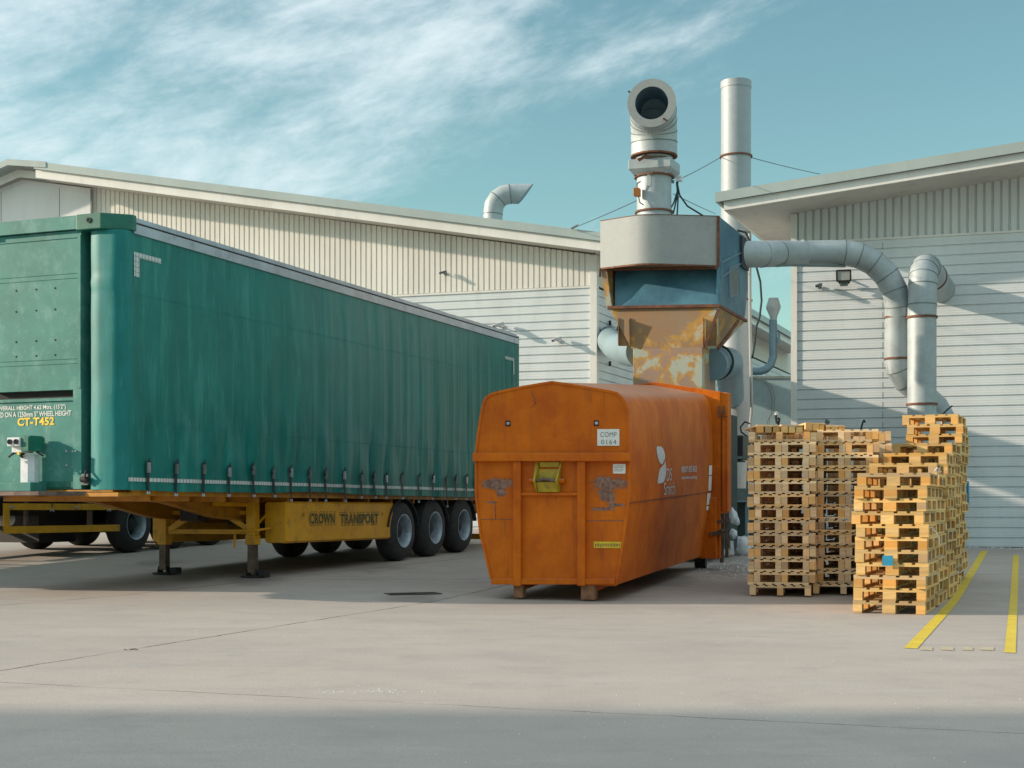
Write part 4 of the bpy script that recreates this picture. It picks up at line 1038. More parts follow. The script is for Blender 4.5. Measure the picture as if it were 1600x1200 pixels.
for (a, b) in ((829, 838), (875, 884)): m.tube([fq(a, 751.5, .05), fq(b, 751.5, .05)], .030, 12)
m.build('pivot_pin', M['orange'], hp)
# skids with rollers
for (xa, xb) in ((802, 817), (907, 930)):
    a = fq(xa, 930); b = fq(xb, 932)
    gz0 = G(a.x, a.y)
    m = MB(); wv = (b - a); wv.z = 0
    lz = fq(xa, 911).z
    m.prism([Vector((a.x, a.y, gz0 + .015)), Vector((b.x, b.y, gz0 + .015)), Vector((b.x, b.y, lz)), Vector((a.x, a.y, lz))], lenv * .14)
    sk_ = m.build('skid', M['skid'], CT, bevel=.015)
    c_ = (a + b) / 2
    m = MB(); a3 = Vector((a.x, a.y, gz0 + .10)) + wd*.02; b3 = Vector((b.x, b.y, gz0 + .10)) - wd*.02
    m.prism([Vector((a.x, a.y, 0)) + lenv.xy.to_3d()*.2 + UP*(gz0 + .12) + wd*.03, Vector((b.x, b.y, 0)) + lenv.xy.to_3d()*.2 + UP*(gz0 + .12) - wd*.03, Vector((b.x, b.y, 0)) + lenv.xy.to_3d()*.2 + UP*(lz + .0) - wd*.03, Vector((a.x, a.y, 0)) + lenv.xy.to_3d()*.2 + UP*(lz + .0) + wd*.03], lenv * 5.3)
    m.build('long_rail', M['orange'], sk_)
for (x_, ) in ((1095,), (985,)):
    c_ = P(x_, 872, 24.2); c_.z = G(c_.x, c_.y) + .11
    MB().lathe(c_, wd, [(-.09, 0), (-.09, .11), (.09, .11), (.09, 0)], 18).build('rear_roller', M['black'], CT)
# rear flange and tail gate frame
def rq2(px, py, d=0): return P(px, py, onw(px, 1025, RY + .02)) - lenv * d
fl = [(1025, 597), (1139, 614), (1136, 800), (1122, 802), (1122, 871), (1094, 871), (1108, 780), (1110, 700), (1112, 640), (1025, 610), (930, 628), (913, 640), (913, 800), (905, 860), (890, 860), (886, 640), (890, 614)]
fo = [(1025, 597), (1126, 612), (1126, 872), (1094, 871.5), (1000, 868), (930, 866), (903, 862), (903, 612)]
m = MB().prism([rq2(*p, .06) for p in fo], lenv * .12)
m.build('rear_flange', M['orange'], CT, bevel=.006)
ED = lenv
# gate frame: edge strips behind the flange, its right edge visible
m = MB(); m.prism([rq2(1122, 612), rq2(1137, 614), rq2(1137, 800), rq2(1122, 800)], lenv * .35)
gt = m.build('tail_gate', M['orange'], CT, bevel=.01)
m = MB(); m.bar(rq2(1131, 650, .02), rq2(1131, 798, .02), .05, .05); m.bar(rq2(1124.5, 650, .03), rq2(1124.5, 798, .03), .03, .04)
m.bar(rq2(1121, 800, .03), rq2(1138, 800, .03), .04, .04)
m.build('gate_hinge_bar', M['orange'], gt)
m = MB(); m.bar(rq2(1125, 634, .07), rq2(1125, 652, .07), .03, .03); m.bar(rq2(1132, 634, .07), rq2(1132, 651, .07), .03, .03); m.bar(rq2(1123, 642, .08), rq2(1134, 644, .08), .02, .04); m.bar(rq2(1131, 651, .08), rq2(1138, 651, .08), .02, .02)
m.build('hinge', M['rust'], gt)
m = MB().prism([rq2(1103, 778, .07), rq2(1121, 776, .07), rq2(1122, 872, .07), rq2(1094, 871, .07)], -lenv * .10)
m.build('corner_gusset', M['orange'], CT, bevel=.01)
m = MB(); m.bar(rq2(1112, 833, .2), rq2(1137, 830, .1), .05, .05); m.tube([rq2(1128, 831, .18), rq2(1128, 831, .02)], .05, 12); m.bar(rq2(1122, 815, .05), rq2(1138, 812, .05), .05, .05)
m.bar(rq2(1126, 803, -.1), rq2(1126, 880, -.1), .06, .06); m.bar(rq2(1134, 803, -.1), rq2(1134, 872, -.1), .05, .05)
m.build('locking_screw', M['legsteel'], gt)
# logo, phone line and strips on the side
def sidepoly(pts, name, mat, par, off=.006, sub=1):
    q = [hit(x, y, off) for (x, y) in pts]
    m = MB(); m.add(q, [tuple(range(len(q)))]); return m.build(name, M[mat], par)
def oval(pts, k=6):                                   # closed Catmull-Rom through pts
    out = []; n_ = len(pts)
    for i in range(n_):
        p0, p1, p2, p3 = pts[i-1], pts[i], pts[(i+1) % n_], pts[(i+2) % n_]
        for j in range(k):
            t = j / k
            out.append(tuple(.5*((2*p1[c]) + (-p0[c]+p2[c])*t + (2*p0[c]-5*p1[c]+4*p2[c]-p3[c])*t*t + (-p0[c]+3*p1[c]-3*p2[c]+p3[c])*t**3) for c in (0, 1)))
    return out
lg1 = oval([(1025.5, 698.6), (1033, 698.4), (1037, 705), (1038.6, 714), (1036.5, 721), (1033.5, 725.5), (1030, 722), (1027, 713)], 4)
lg2 = oval([(1038.8, 719.5), (1040, 730), (1039.6, 742), (1037.5, 751), (1034, 754.5), (1027, 754.7), (1028, 745), (1030.5, 733), (1034.5, 728.2), (1037.3, 724.5)], 4)
mk = sidepoly(lg1, 'logo_leaf', 'sack', CT); sidepoly(lg2, 'logo_leaf', 'sack', CT)
def sidetext(txt, px0, py0, px1, h_px, mat, fat=0.0, slope=-.135, name='lettering', spacing=1.0):
    m0 = text_mb(txt, (0, 0, 0), (1, 0, 0), (0, 1, 0), 1, 1, fat, spacing)
    vs = [hit(px0 + (px1 - px0) * q.x, py0 + slope * (px1 - px0) * q.x - h_px * q.y, .007) for q in m0.v]
    m = MB(); m.add(vs, m0.f); return m.build(name, M[mat], CT)
sidetext('DS', 1041, 752, 1049, 20, 'sack', .0, -.12, 'company_lettering')
sidetext('Smith', 1037, 774, 1054, 20, 'sack', .0, -.10, 'company_lettering')
sidetext('08007 833 833', 1064, 738.5, 1088, 9.5, 'sack', .01, -.06, 'phone_lettering')
sidetext('dssmithrecycling', 1064, 750.5, 1088, 6.5, 'sack', .01, -.06, 'phone_lettering')
sidepoly([(1109, 685), (1115.5, 684), (1116.5, 704), (1111, 705)], 'side_label', 'white', CT) if False else None
for q in ([(1108.8, 685.2), (1114.2, 684.6), (1115, 704), (1110.5, 704.8)], [(1107, 727.5), (1112, 727), (1111.5, 742), (1106.8, 742.5)], [(1106.8, 744), (1111.3, 743.5), (1110.5, 766), (1106, 767)], [(1104.5, 771), (1110, 770), (1108, 788), (1103, 789)], [(1103, 791), (1107.8, 790), (1107.3, 796.5), (1102.5, 797.5)]):
    try: sidepoly(q, 'side_label', 'white', CT, .008)
    except TypeError: pass

# ================================================================ HOPPER TOWER (rusty chute with blue box, pale hood and exhaust)
HX = Vector((3.62, 25.3, 0))
def hw(px, py, b=0.0, d=0.0):                        # on the hopper's front plane, b back along u, d towards camera
    Y = onw(px, 1122, 25.3); return P(px, py, Y) + u * b + nf * d
HB = Vector((2.75, 26.2, 0)); HB.z = G(HB.x, HB.y)
HP = empty('waste_hopper', HB, 0, 'tall waste hopper with rusty chute, blue box and pale hood, rising behind the orange container', 'hopper')
# chute duct
fpts = [hw(989, 545), hw(1098, 543), hw(1098, 700), hw(989, 700)]
MB().prism([hw(989, 542), hw(1098, 542), hw(1098, 700), hw(989, 700)], u * .95).build('chute_duct', M['rusty2'], HP, bevel=.012)
# funnel
top = [hw(952, 482), hw(1123, 479), hw(1123, 479, 2.1), hw(952, 482, 2.1)]; bot = [hw(987, 545, -.0), hw(1099, 542.5, -.0), hw(1099, 542.5, .97), hw(987, 545, .97)]
MB().add(top + bot, [(0, 1, 5, 4), (1, 2, 6, 5), (2, 3, 7, 6), (3, 0, 4, 7), (0, 3, 2, 1), (4, 5, 6, 7)]).build('funnel', M['rusty'], HP)
m = MB()
m.prism([hw(950, 478.5, 0, .05), hw(1125, 475.5, 0, .05), hw(1125, 480, 0, .05), hw(950, 483, 0, .05)], u * .10)
m.prism([hw(1125, 475.5, -.05), hw(1125, 475.5, 2.2), hw(1125, 480, 2.2), hw(1125, 480, -.05)], -wd * .06)
m.build('flange_strip', M['rust'], HP)
for (px0, px1, pf) in ((966, 984, 984), (1098, 1120, 1103)):
    m = MB()
    for xx in (px0, px1): m.prism([hw(xx, 497, 0, .03), hw(xx + .8, 497, 0, .03), hw(xx + .8, 540, 0, .03), hw(xx, 540, 0, .03)], u * .10)
    m.prism([hw(px0, 497, .06), hw(px1 + .8, 497, .06), hw(px1 + .8, 540, .06), hw(px0, 540, .06)], u * .02)
    m.prism([hw(pf, 500, 0, .12), hw(pf + 1.2, 500, 0, .12), hw(pf + 1.2, 541, 0, .06), hw(pf, 541, 0, .06)], u * .12)
    m.build('stiffener_plate', M['rusty'], HP)
MB().bar(hw(1104, 540, 0, .10), hw(1124, 484, 0, .08), .03, .05).build('edge_angle', M['rust'], HP)
MB().bar(hw(1112, 541, .5, .05), hw(1134, 490, 1.0, .0), .03, .05).build('edge_angle', M['rust'], HP)
# blue box
bx = MB(); bz0 = 478.5
B0 = [hw(948, 483), hw(1125, 480), hw(1125, 480, 2.2), hw(948, 483, 2.2)]; T1 = [hw(946, 424), hw(1124, 416), hw(1124, 416, 2.3), hw(946, 424, 2.3)]; T2_ = [hw(940, 346), hw(1122, 338), hw(1122, 338, 2.3), hw(940, 346, 2.3)]
Bm = [hw(960, 481, .03), hw(1121, 478, .03), hw(1121, 478, 2.15), hw(960, 481, 2.15)]
Tm = [hw(952, 408, .35), hw(1121, 400, .35), hw(1121, 400, 2.3), hw(952, 408, 2.3)]
bx.add(Bm + Tm, [(0, 1, 5, 4), (1, 2, 6, 5), (2, 3, 7, 6), (3, 0, 4, 7), (0, 3, 2, 1), (4, 5, 6, 7)])
bx.build('blue_box', M['bluepaint'], HP)
# side cheek plates (profile seen at right, with hatch)
ck = [hw(1122.5, 337, 0), hw(1122.5, 338, 2.25), hw(1122.5, 420, 2.35), hw(1124, 470, 2.05), hw(1124.5, 480, 1.6), hw(1125, 479, .0), hw(1122, 455, -.03), hw(1123, 416, .0)]
ckp = MB().prism(ck, -wd * .03).build('side_cheek', M['bluepaint'], HP)
ck2 = [hw(942, 346, 0), hw(942, 346, 2.25), hw(944, 424, 2.3), hw(948, 483, 1.7), hw(948, 483, .0), hw(944, 455, -.02), hw(940, 424, .0)]
MB().prism(ck2, wd * .10).build('side_cheek', M['rusty'], HP)
m = MB(); fr = [hw(1123.5, 447, .15), hw(1123.5, 385, 1.9), hw(1123.5, 365, 1.95), hw(1123.5, 410, .15)]
def cq_(b, py): return hw(1123.2, py, b) + wd * .012
fr = [cq_(.12, 432), cq_(1.75, 386), cq_(1.85, 366), cq_(.15, 408)]
for i in range(4): m.bar(fr[i], fr[(i+1) % 4], .02, .03, up=wd)
fr = [cq_(.75, 455), cq_(1.55, 440), cq_(1.45, 392), cq_(.7, 410)]
for i in range(4): m.bar(fr[i], fr[(i+1) % 4], .02, .03, up=wd)
m.build('hatch_frame', M['bluepipe'], ckp)
MB().prism(fr, wd * .008).build('hatch_panel', M['machinegrey'], ckp)
m = MB()
for k in range(9):
    m.lathe(cq_(.1 + .2*k, 346 + 1.5*k), wd, [(0, .012), (.008, 0)], 6)
m.build('rivets', M['rust'], ckp)
# pale hood: blunt-nosed plan
pl = [(938, 0.0), (955, .10), (985, .28), (1002, .37), (1012, .39), (1022, .375), (1040, .32), (1080, .17), (1122, .0)]
zt0, zt1 = hw(938, 345).z, hw(1122, 337.5).z
zb0, zb1 = hw(938, 420).z, hw(1122, 416).z
def hoodring(za, zb_):
    r = []
    for (px, d) in pl:
        p = hw(px, 400, 0, d); t = (px - 938) / 184; p.z = za + (zb_ - za) * t; r.append(p)
    return r
tr = hoodring(zt0, zt1); br = hoodring(zb0, zb1)
m = MB(); k = len(pl)
bk0 = [tr[-1] + u*2.25, tr[0] + u*2.25]; bk1 = [br[-1] + u*.3, br[0] + u*.3]
m.add(tr + br, [(i, i+1, k+i+1, k+i) for i in range(k - 1)])
m.add(tr + [tr[-1] + u*2.25, tr[0] + u*2.25], [tuple(range(k + 2))])
m.add([tr[-1] + u*.0, tr[-1] + u*2.25, br[-1] + u*2.25, br[-1]], [(0, 1, 2, 3)])
m.add([tr[0], tr[0] + u*2.25, br[0] + u*2.25, br[0]], [(0, 1, 2, 3)])
m.build('hood', M['hoodwhite'], HP, smooth=True, ang=28)
MB().add([p + UP*.01 for p in br] + [br[-1] + u*.5 + UP*.01, br[0] + u*.5 + UP*.01], [tuple(range(k + 2))]).build('hood_underside', M['rusty'], HP)
m = MB()
for i in range(k - 1): m.bar(br[i], br[i+1], .022, .03)
for i in range(k - 1): m.bar(tr[i], tr[i+1], .012, .012)
m.bar(tr[-1] + wd*.0, br[-1], .05, .05); m.bar(br[0], br[0] + nf*.02 - UP*.14, .05, .04)
m.bar(br[0] - UP*.02, br[-1] - UP*.03, .03, .04)
m.build('hood_edge_strip', M['rust'], HP)
MB().prism([hw(1011, 337, 0, .40), hw(1015, 337, 0, .40), hw(1014, 380, 0, .398), hw(1012.5, 380, 0, .398)], nf * .0015).build('rust_run', M['rust'], HP) if False else None
# exhaust stack on the hood
EY = 26.1
def ex_(px, py): return P(px, py, EY)
zc = [ex_(1022, y).z for y in (336, 278, 274, 262, 252, 246, 242)]
EXH = empty('exhaust_stack', ex_(1022, 336), 0, 'stubby exhaust stack with a round open elbow mouth, on top of the pale hood', 'exhaust stack')
c0 = ex_(1022, 336)
def rp(px): return px / F * EY / 2
m = MB().lathe(Vector((c0.x, c0.y, 0)), UP, [(c0.z - .1, 0), (c0.z - .1, rp(54)), (ex_(0, 275).z, rp(54))], 36)
m.build('pipe', M['galv'], EXH, smooth=True)
m = MB()
for (y, w_, h) in ((332, 60, .03), (277, 62, .03)):
    z = ex_(0, y).z; m.lathe(Vector((c0.x, c0.y, 0)), UP, [(z - h/2, rp(52)), (z - h/2, rp(w_)), (z + h/2, rp(w_)), (z + h/2, rp(52))], 36)
m.build('clamp_ring', M['rust'], EXH)
zz0, zz1 = ex_(0, 268).z, ex_(0, 253).z; hw_ = rp(66)
cc = Vector((c0.x, c0.y, 0))
sq = [cc - wd*hw_ - u*hw_*.8, cc + wd*hw_ - u*hw_*.8, cc + wd*hw_ + u*hw_*.9, cc - wd*hw_ + u*hw_*.9]
m = MB().prism([p + UP*zz0 for p in sq], UP * (zz1 - zz0))
s2_ = [cc + (p - cc)*.80 + UP*(zz0 - .10) for p in sq]
m.add([p + UP*zz0 for p in sq] + s2_, [(0, 1, 5, 4), (1, 2, 6, 5), (2, 3, 7, 6), (3, 0, 4, 7)])
m.build('damper_box', M['galv'], EXH, bevel=.008)
m = MB().lathe(cc, UP, [(zz1, rp(58)), (ex_(0, 247).z, rp(58))], 36); m.build('collar', M['galv'], EXH, smooth=True)
m = MB().lathe(cc, UP, [(ex_(0, 252).z, rp(56)), (ex_(0, 252).z, rp(62)), (ex_(0, 250.5).z, rp(62)), (ex_(0, 250.5).z, rp(56))], 36)
m.lathe(cc, UP, [(ex_(0, 246).z, rp(56)), (ex_(0, 246).z, rp(73)), (ex_(0, 243.5).z, rp(73)), (ex_(0, 243.5).z, rp(56))], 36)
m.bar(ex_(1004, 258) + nf*.36, ex_(1018, 249) + nf*.36, .03, .05)
m.build('rust_ring', M['rust'], EXH)
# elbow: segmented bend from vertical to facing the camera
R0 = rp(72); z0 = ex_(0, 244).z
mouth = Vector((-.16, -.985, .02)).normalized()
path = []; rad = .52; cz_ = ex_(0, 244).z + .26
cbase = Vector((cc.x, cc.y, 0))
path.append(cbase + UP*z0); path.append(cbase + UP*(z0 + .24))
for a in (22, 45, 68, 90):
    r_ = math.radians(a); path.append(cbase + UP*(z0 + .24 + rad*math.sin(r_)) + mouth*rad*(1 - math.cos(r_)))
path.append(path[-1] + mouth*.14)
m = MB().tube(path, R0, 40, cap=False)
m.build('elbow', M['galv'], EXH, smooth=True, ang=50)
end = path[-1]
m = MB()
for i in (1, 2, 3, 4):
    d = (path[i+1] - path[i-1]).normalized(); m.lathe(path[i], d, [(-.008, R0), (-.008, R0 + .008), (.008, R0 + .008), (.008, R0)], 40)
m.build('seam', M['machinegrey'], EXH)
ri = R0 * .70
m = MB().lathe(end, mouth, [(-.02, R0 + .012), (.03, R0 + .012), (.03, ri), (-.0, ri)], 48); m.build('mouth_ring', M['hoodwhite'], EXH, smooth=True, ang=30)
m = MB().lathe(end, mouth, [(.028, ri), (-.45, ri), (-.8, ri*.85), (-.95, 0)], 48); m.build('inner_sleeve', M['bluepipe'], EXH, smooth=True)
for (dx, dz) in ((-.40, .22), (-.26, -.33), (.24, -.31)):
    q = end + mouth*.034 + wd*dx*.98 + UP*dz
    MB().bar(q - Vector((.03, 0, -.02)), q + Vector((.05, 0, -.03)), .03, .01, up=mouth).build('bracket_tab', M['rust'], EXH)
m = MB().prism([ex_(998, 312) - u*.34, ex_(1007, 312) - u*.34, ex_(1007, 299) - u*.34, ex_(998, 299) - u*.34], u * .12)
sb_ = m.build('switch_box', M['orangebox'], EXH, bevel=.01)
m = MB().tube([ex_(1002, 299) - u*.28, ex_(1003, 292) - u*.30, ex_(1009, 289) - u*.31], .012, 8).tube([ex_(1005, 312) - u*.30, ex_(1008, 322) - u*.33, ex_(1014, 326) - u*.33], .012, 8)
m.build('conduit', M['machinegrey'], sb_)
MB().prism([ex_(1017, 296) + nf*.315, ex_(1022, 296) + nf*.315, ex_(1022, 276) + nf*.315, ex_(1017, 276) + nf*.315], nf*.004).build('label_strip', M['white'], EXH)
m = MB(); m.box(0, .10, 0, .08, 0, .10)
jp = ex_(1056, 283)
jb = MB().prism([jp, jp + wd*.10, jp + wd*.10 + UP*.10, jp + UP*.10], u*.1).build('junction_box', M['sack'], EXH, bevel=.01)
MB().bar(jp + Vector((-.03, 0, -.02)), jp + Vector((-.20, 0, .05)), .05, .05).build('bracket', M['machinegrey'], jb)
m = MB()
for (a, b, c, d) in ((1057, 284, 1058, 336), (1059, 284, 1052, 334), (1058, 300, 1044, 333)):
    m.tube([ex_(a, b), ex_((a + c)/2 + 2, (b + d)/2), ex_(c, d) - u*.0], .014, 8)
m.tube([ex_(1058, 286), ex_(1062, 305), ex_(1074, 322), ex_(1092, 333), ex_(1100, 338)], .016, 8)
tag(m.build('hanging_cables', M['cable']), 'black cables hanging from the junction box beside the exhaust stack', 'cables')

# ================================================================ TALL FLUE
CY_ = 33.5
def fz(y): return P(0, y, CY_).z
fc = Vector(((1150 - 800)/F*CY_, CY_, 0)); fr_ = 46.5/F*CY_/2
FLU = empty('tall_flue', (fc.x, fc.y, G(fc.x, fc.y)), 0, 'tall straight bright steel flue left of the overhanging roof, rust ring near its top', 'flue')
m = MB().lathe(fc, UP, [(G(fc.x, fc.y), 0), (G(fc.x, fc.y), fr_), (fz(590), fr_), (fz(590), fr_*1.02), (fz(588), fr_*1.02), (fz(588), fr_), (fz(139), fr_), (fz(139), fr_*1.03), (fz(128), fr_*1.03), (fz(128), fr_*.9), (fz(150), fr_*.9)], 48)
m.build('pipe', M['steel'], FLU, smooth=True, ang=40)
for y in (245, 470):
    MB().lathe(fc, UP, [(fz(y) - .018, fr_), (fz(y) - .018, fr_*1.10), (fz(y) + .018, fr_*1.10), (fz(y) + .018, fr_)], 40).build('guy_ring', M['rust'], FLU)
m = MB()
for y in (380, 690): m.lathe(fc, UP, [(fz(y) - .01, fr_), (fz(y) - .01, fr_*1.01), (fz(y) + .01, fr_*1.01), (fz(y) + .01, fr_)], 40)
m.build('seam', M['machinegrey'], FLU)
MB().tube([P(1171.5, 365, 32.2), P(1172, 500, 32.2), P(1174.5, 640, 32.2), P(1172, 668, 32.2)], .035, 10).build('conduit', M['hoodwhite'], FLU, smooth=True)
def wire(name, pts, r, label, mat='cable'):
    m = MB().tube(pts, r, 6); o = m.build(name, M[mat]); return tag(o, label, 'cable')
def sag(a, b, s, n=10): return [a + (b - a)*i/n - UP*s*4*(i/n)*(1 - i/n) for i in range(n + 1)]
tagw = 'guy wires on the stacks'
for (a, b, lab) in ((P(1127, 245, CY_), P(1064, 279, 26.6), 'thin guy wire between the exhaust stack and the rust ring of the tall flue'),
                    (P(1173, 246, CY_), P(1281, 272, 32.5), 'thin guy wire running right from the tall flue to the roof'),
                    (P(996, 313, EY), P(893, 357, 35.5), 'thin guy wire running left from the exhaust stack to the long roof')):
    o = wire('guy_wire', sag(a, b, .015), .008, lab); o['group'] = tagw
o = wire('guy_wire', sag(P(1052, 303, EY), P(1118, 334, 33), .01), .007, 'thin guy wire sloping from the exhaust stack towards the tall flue foot'); o['group'] = tagw
MB().bar(P(893, 357, 35.5), P(903, 352, 35.4), .04, .04).build('tensioner', M['cable'], o)
# cable looping down beside the flue
lc = [(1152, 360), (1165, 363), (1172, 378), (1180, 410), (1188, 440), (1190, 470), (1187, 495), (1182, 510), (1178, 545), (1175, 560)]
wire('loop_cable', [P(x, y, 29.0) for x, y in lc], .022, 'black cable drooping from the hopper past the tall flue')
lc = [(1172, 662), (1164, 659), (1157, 667), (1158, 675), (1165, 680), (1171, 684), (1171, 672), (1171.5, 690), (1168, 740), (1167, 765), (1158, 786), (1140, 792)]
wire('loop_cable', [P(x, y, 30.5) for x, y in lc], .018, 'thin dark cable with a loop hanging low on the tall flue')
# dark green control cabinet
q0 = P(1137, 721, 28.8)
CB = empty('control_cabinet', (q0.x, q0.y, q0.z), 0, 'dark green control cabinet standing right of the orange container, before the flue', 'cabinet')
gz = G(q0.x, q0.y)
def cbx(px0, py0, px1, py1, dep, name, mat, Y=28.8, off=0.0, par=None, bev=.01):
    a = P(px0, py1, Y); b = P(px1, py1, Y); c = P(px1, py0, Y); d = P(px0, py0, Y)
    sh = wd * 0
    return MB().prism([p + nf*off for p in (a, b, c, d)], u * dep).build(name, M[mat], par or CB, bevel=bev)
cbx(1136, 680, 1161, 718, .6, 'case', 'darkgreen')
cbx(1150, 683, 1160, 712, .02, 'window', 'dark', off=.012, bev=0)
cbx(1150, 713, 1160, 717, .02, 'window_sill', 'machinegrey', off=.012, bev=0)
cbx(1139, 719, 1156, 721, .5, 'base', 'dark')
cbx(1143, 721, 1147, 868, .15, 'stand', 'machinegrey')
# compactor press behind the container
MC = empty('compactor_press', P(1158, 868, 29.2), 0, 'dark steel compactor press in shade between the orange container and the left pallet stack', 'machine')
def mcx(px0, py0, px1, py1, dep, name, mat, Y=29.2, off=0.0, bev=.01): return cbx(px0, py0, px1, py1, dep, name, mat, Y, off, MC, bev)
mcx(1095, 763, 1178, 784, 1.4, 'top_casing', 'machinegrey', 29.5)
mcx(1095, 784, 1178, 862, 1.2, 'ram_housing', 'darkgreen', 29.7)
mcx(1164, 784, 1169, 862, .1, 'guide_post', 'bluepipe')
mcx(1140, 782, 1180, 785, .12, 'top_lip', 'tankgrey', off=.05)
mcx(1176, 766, 1181, 792, .1, 'orange_marker', 'orange', 28.9)
m = MB()
mcx(960, 640, 1120, 860, 2.0, 'charge_box', 'darkgreen', 26.9) if False else None
p0_ = hw(985, 690); 
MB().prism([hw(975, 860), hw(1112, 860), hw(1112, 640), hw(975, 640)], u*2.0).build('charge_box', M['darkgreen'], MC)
# plastic sacks
def sack(c, sx, sz, seed, label, tail=False):
    m = MB(); n1_, n2_ = 16, 20; vs = []
    for i in range(n1_ + 1):
        a = math.pi * i / n1_
        for j in range(n2_):
            b = 2*math.pi*j/n2_; d = Vector((math.sin(a)*math.cos(b), math.sin(a)*math.sin(b), math.cos(a)))
            k = 1 + .22*noise.noise(d*1.7 + Vector((seed, 0, 0))) + .10*noise.noise(d*5 + Vector((0, seed, 0)))
            if tail: k += .7*max(0, d.dot(Vector((.75, 0, -.66))))**8
            vs.append(c + Vector((d.x*sx*k, d.y*sx*k*.8, d.z*sz*k)))
    m.add(vs, [(i*n2_+j, i*n2_+(j+1) % n2_, (i+1)*n2_+(j+1) % n2_, (i+1)*n2_+j) for i in range(n1_) for j in range(n2_)])
    o = m.build('plastic_bag', M['sack'], smooth=True, ang=70); return tag(o, label, 'bag', 'pale bags by the compactor')
sack(P(1144, 806, 26.6), .095, .14, 1.0, 'upper pale plastic bag bulging beside the orange container rear', True)
sack(P(1145, 834, 26.6), .08, .09, 4.0, 'lower pale plastic bag beside the orange container rear')
k3 = gpt(1160, 868); sack(k3 + UP*.16, .19, .20, 8.0, 'grey sack slumped on the ground in shade by the compactor press')
MB().prism([P(1141, 845, 26.5), P(1145, 845, 26.5), P(1147, 866, 26.5), P(1142, 866, 26.5)], u*.03).build('paper_strip', M['sack'], MC)
# blue-grey pipe stubs either side of the chute
m = MB(); a = hw(1100, 566, .5); b = P(1140, 566, 31.5)
FN = empty('fan_duct', (a.x, a.y, a.z), 0, 'short fat blue grey duct linking the hopper chute to the tall flue', 'duct')
MB().tube([a, P(1133, 566, 27.4), P(1139, 566, 29.5), Vector((fc.x - .1, fc.y, a.z))], .29, 28).build('pipe', M['bluepipe'], FN, smooth=True)
MB().lathe(P(1119, 566, 26.3), (P(1133, 566, 27.4) - a), [(-.03, .29), (-.03, .33), (.03, .33), (.03, .29)], 28).build('flange', M['darkgreen'], FN)
a = hw(992, 545, .5); sw = Vector((2.11, 36.3, 0)) + u*1.2
b = Vector((sw.x, sw.y, P(0, 527, sw.y).z)) ; b2 = P(956, 527, 35.5)
WDk = empty('wall_duct', (b.x, b.y, b.z), 0, 'wide pale duct passing from the shaded side wall to the left of the rusty chute', 'duct')
MB().tube([b - ns*.1, P(960, 541, 34.5), P(978, 547, 29.5), a], .31, 30).build('pipe', M['tankgrey'], WDk, smooth=True)
# cabinet filling the gap between the two buildings
q = P(1180, 660, 31.6)
TK = empty('filter_unit', (q.x, q.y, G(q.x, q.y)), 0, 'big blue grey filter cabinet in the gap between buildings, behind the leftmost pallet stack', 'machine')
a = P(1158, 590.5, 35.5); b = P(1262, 590.5, 35.0); gz = G(a.x, a.y)
MB().prism([Vector((a.x, a.y, gz)), Vector((b.x, b.y, gz)), b, a], u * 3).build('case', M['tankgrey'], TK, bevel=.02)
MB().prism([a + UP*-.02 + nf*.04, b + UP*-.02 + nf*.04, b + UP*.04 + nf*.04, a + UP*.04 + nf*.04], u*.2).build('top_lip', M['machinegrey'], TK)
m = MB()
pr = [P(x, y, 35.2) + nf*.1 for x, y in ((1188, 592), (1203, 605), (1208, 625), (1206, 645), (1199, 660), (1198, 680))]
m.tube(pr, .015, 6); m.tube([p + wd*.06 + UP*(.02*i) for i, p in enumerate(pr)], .012, 6); m.build('pipework', M['machinegrey'], TK)
m = MB().tube([P(1214, 662, 34.6), P(1212, 652, 34.6), P(1213, 647, 34.6)], .03, 8).tube([P(1216, 664, 34.6), P(1218, 655, 34.6), P(1215, 653, 34.6)], .025, 8); m.build('valve', M['black'], TK)
MB().lathe(P(1213, 645, 34.6), UP, [(-.06, 0), (-.05, .04), (.02, .04), (.04, 0)], 12).build('valve_cap', M['postwhite'], TK)
# small curved flue behind
SY = 37.0
SF = empty('small_flue', P(1208, 590, SY), 0, 'small blue grey curved flue with flared cap, seen in the gap between the buildings', 'flue')
m = MB().tube([P(1168, 580, SY), P(1188, 580, SY), P(1197, 577, SY), P(1204, 570, SY), P(1208, 558, SY), P(1208, 548, SY), P(1208, 500, SY)], .10, 24); m.build('pipe', M['bluepipe'], SF, smooth=True, ang=50)
sc = P(1208.5, 500, SY); sz = lambda y: P(0, y, SY).z - sc.z
MB().lathe(sc, UP, [(sz(500), .085), (sz(494), .10), (sz(482), .185), (sz(478), .185), (sz(467), .125), (sz(466), .125), (sz(466), 0)], 24).build('cap', M['galv'], SF, smooth=True, ang=30)
MB().bar(P(1212, 528, SY), P(1219, 530, SY), .05, .05).bar(P(1217, 520, SY), P(1217, 536, SY), .06, .06).build('bracket', M['bluepipe'], SF)
# lower building between: its roof edge
# roof bend pipe on the long warehouse
RYD = 37.4
def rr_(px, py): return P(px, py, RYD)
RV = empty('roof_vent', rr_(771, 345), 0, 'shiny gooseneck vent pipe with slanting open mouth on the long roof', 'roof vent')
rad_ = 15.2/F*RYD
pth = [rr_(770, 356), rr_(770, 335), rr_(772, 321), rr_(778, 311), rr_(787, 305), rr_(800, 303)]
MB().tube(pth, rad_, 32, cap=False).build('pipe', M['galv'], RV, smooth=True, ang=50)
m = MB(); a_ = P(797, 303, RYD); n_ = 32; vs = []
for j in range(n_):
    b = 2*math.pi*j/n_; vs.append(a_ + Vector((0, math.cos(b)*rad_, math.sin(b)*rad_)))
for j in range(n_):
    b = 2*math.pi*j/n_; vs.append(a_ + Vector((.20 + (1 + math.sin(b))*.5*.40, math.cos(b)*rad_*1.02, math.sin(b)*rad_*1.02)))
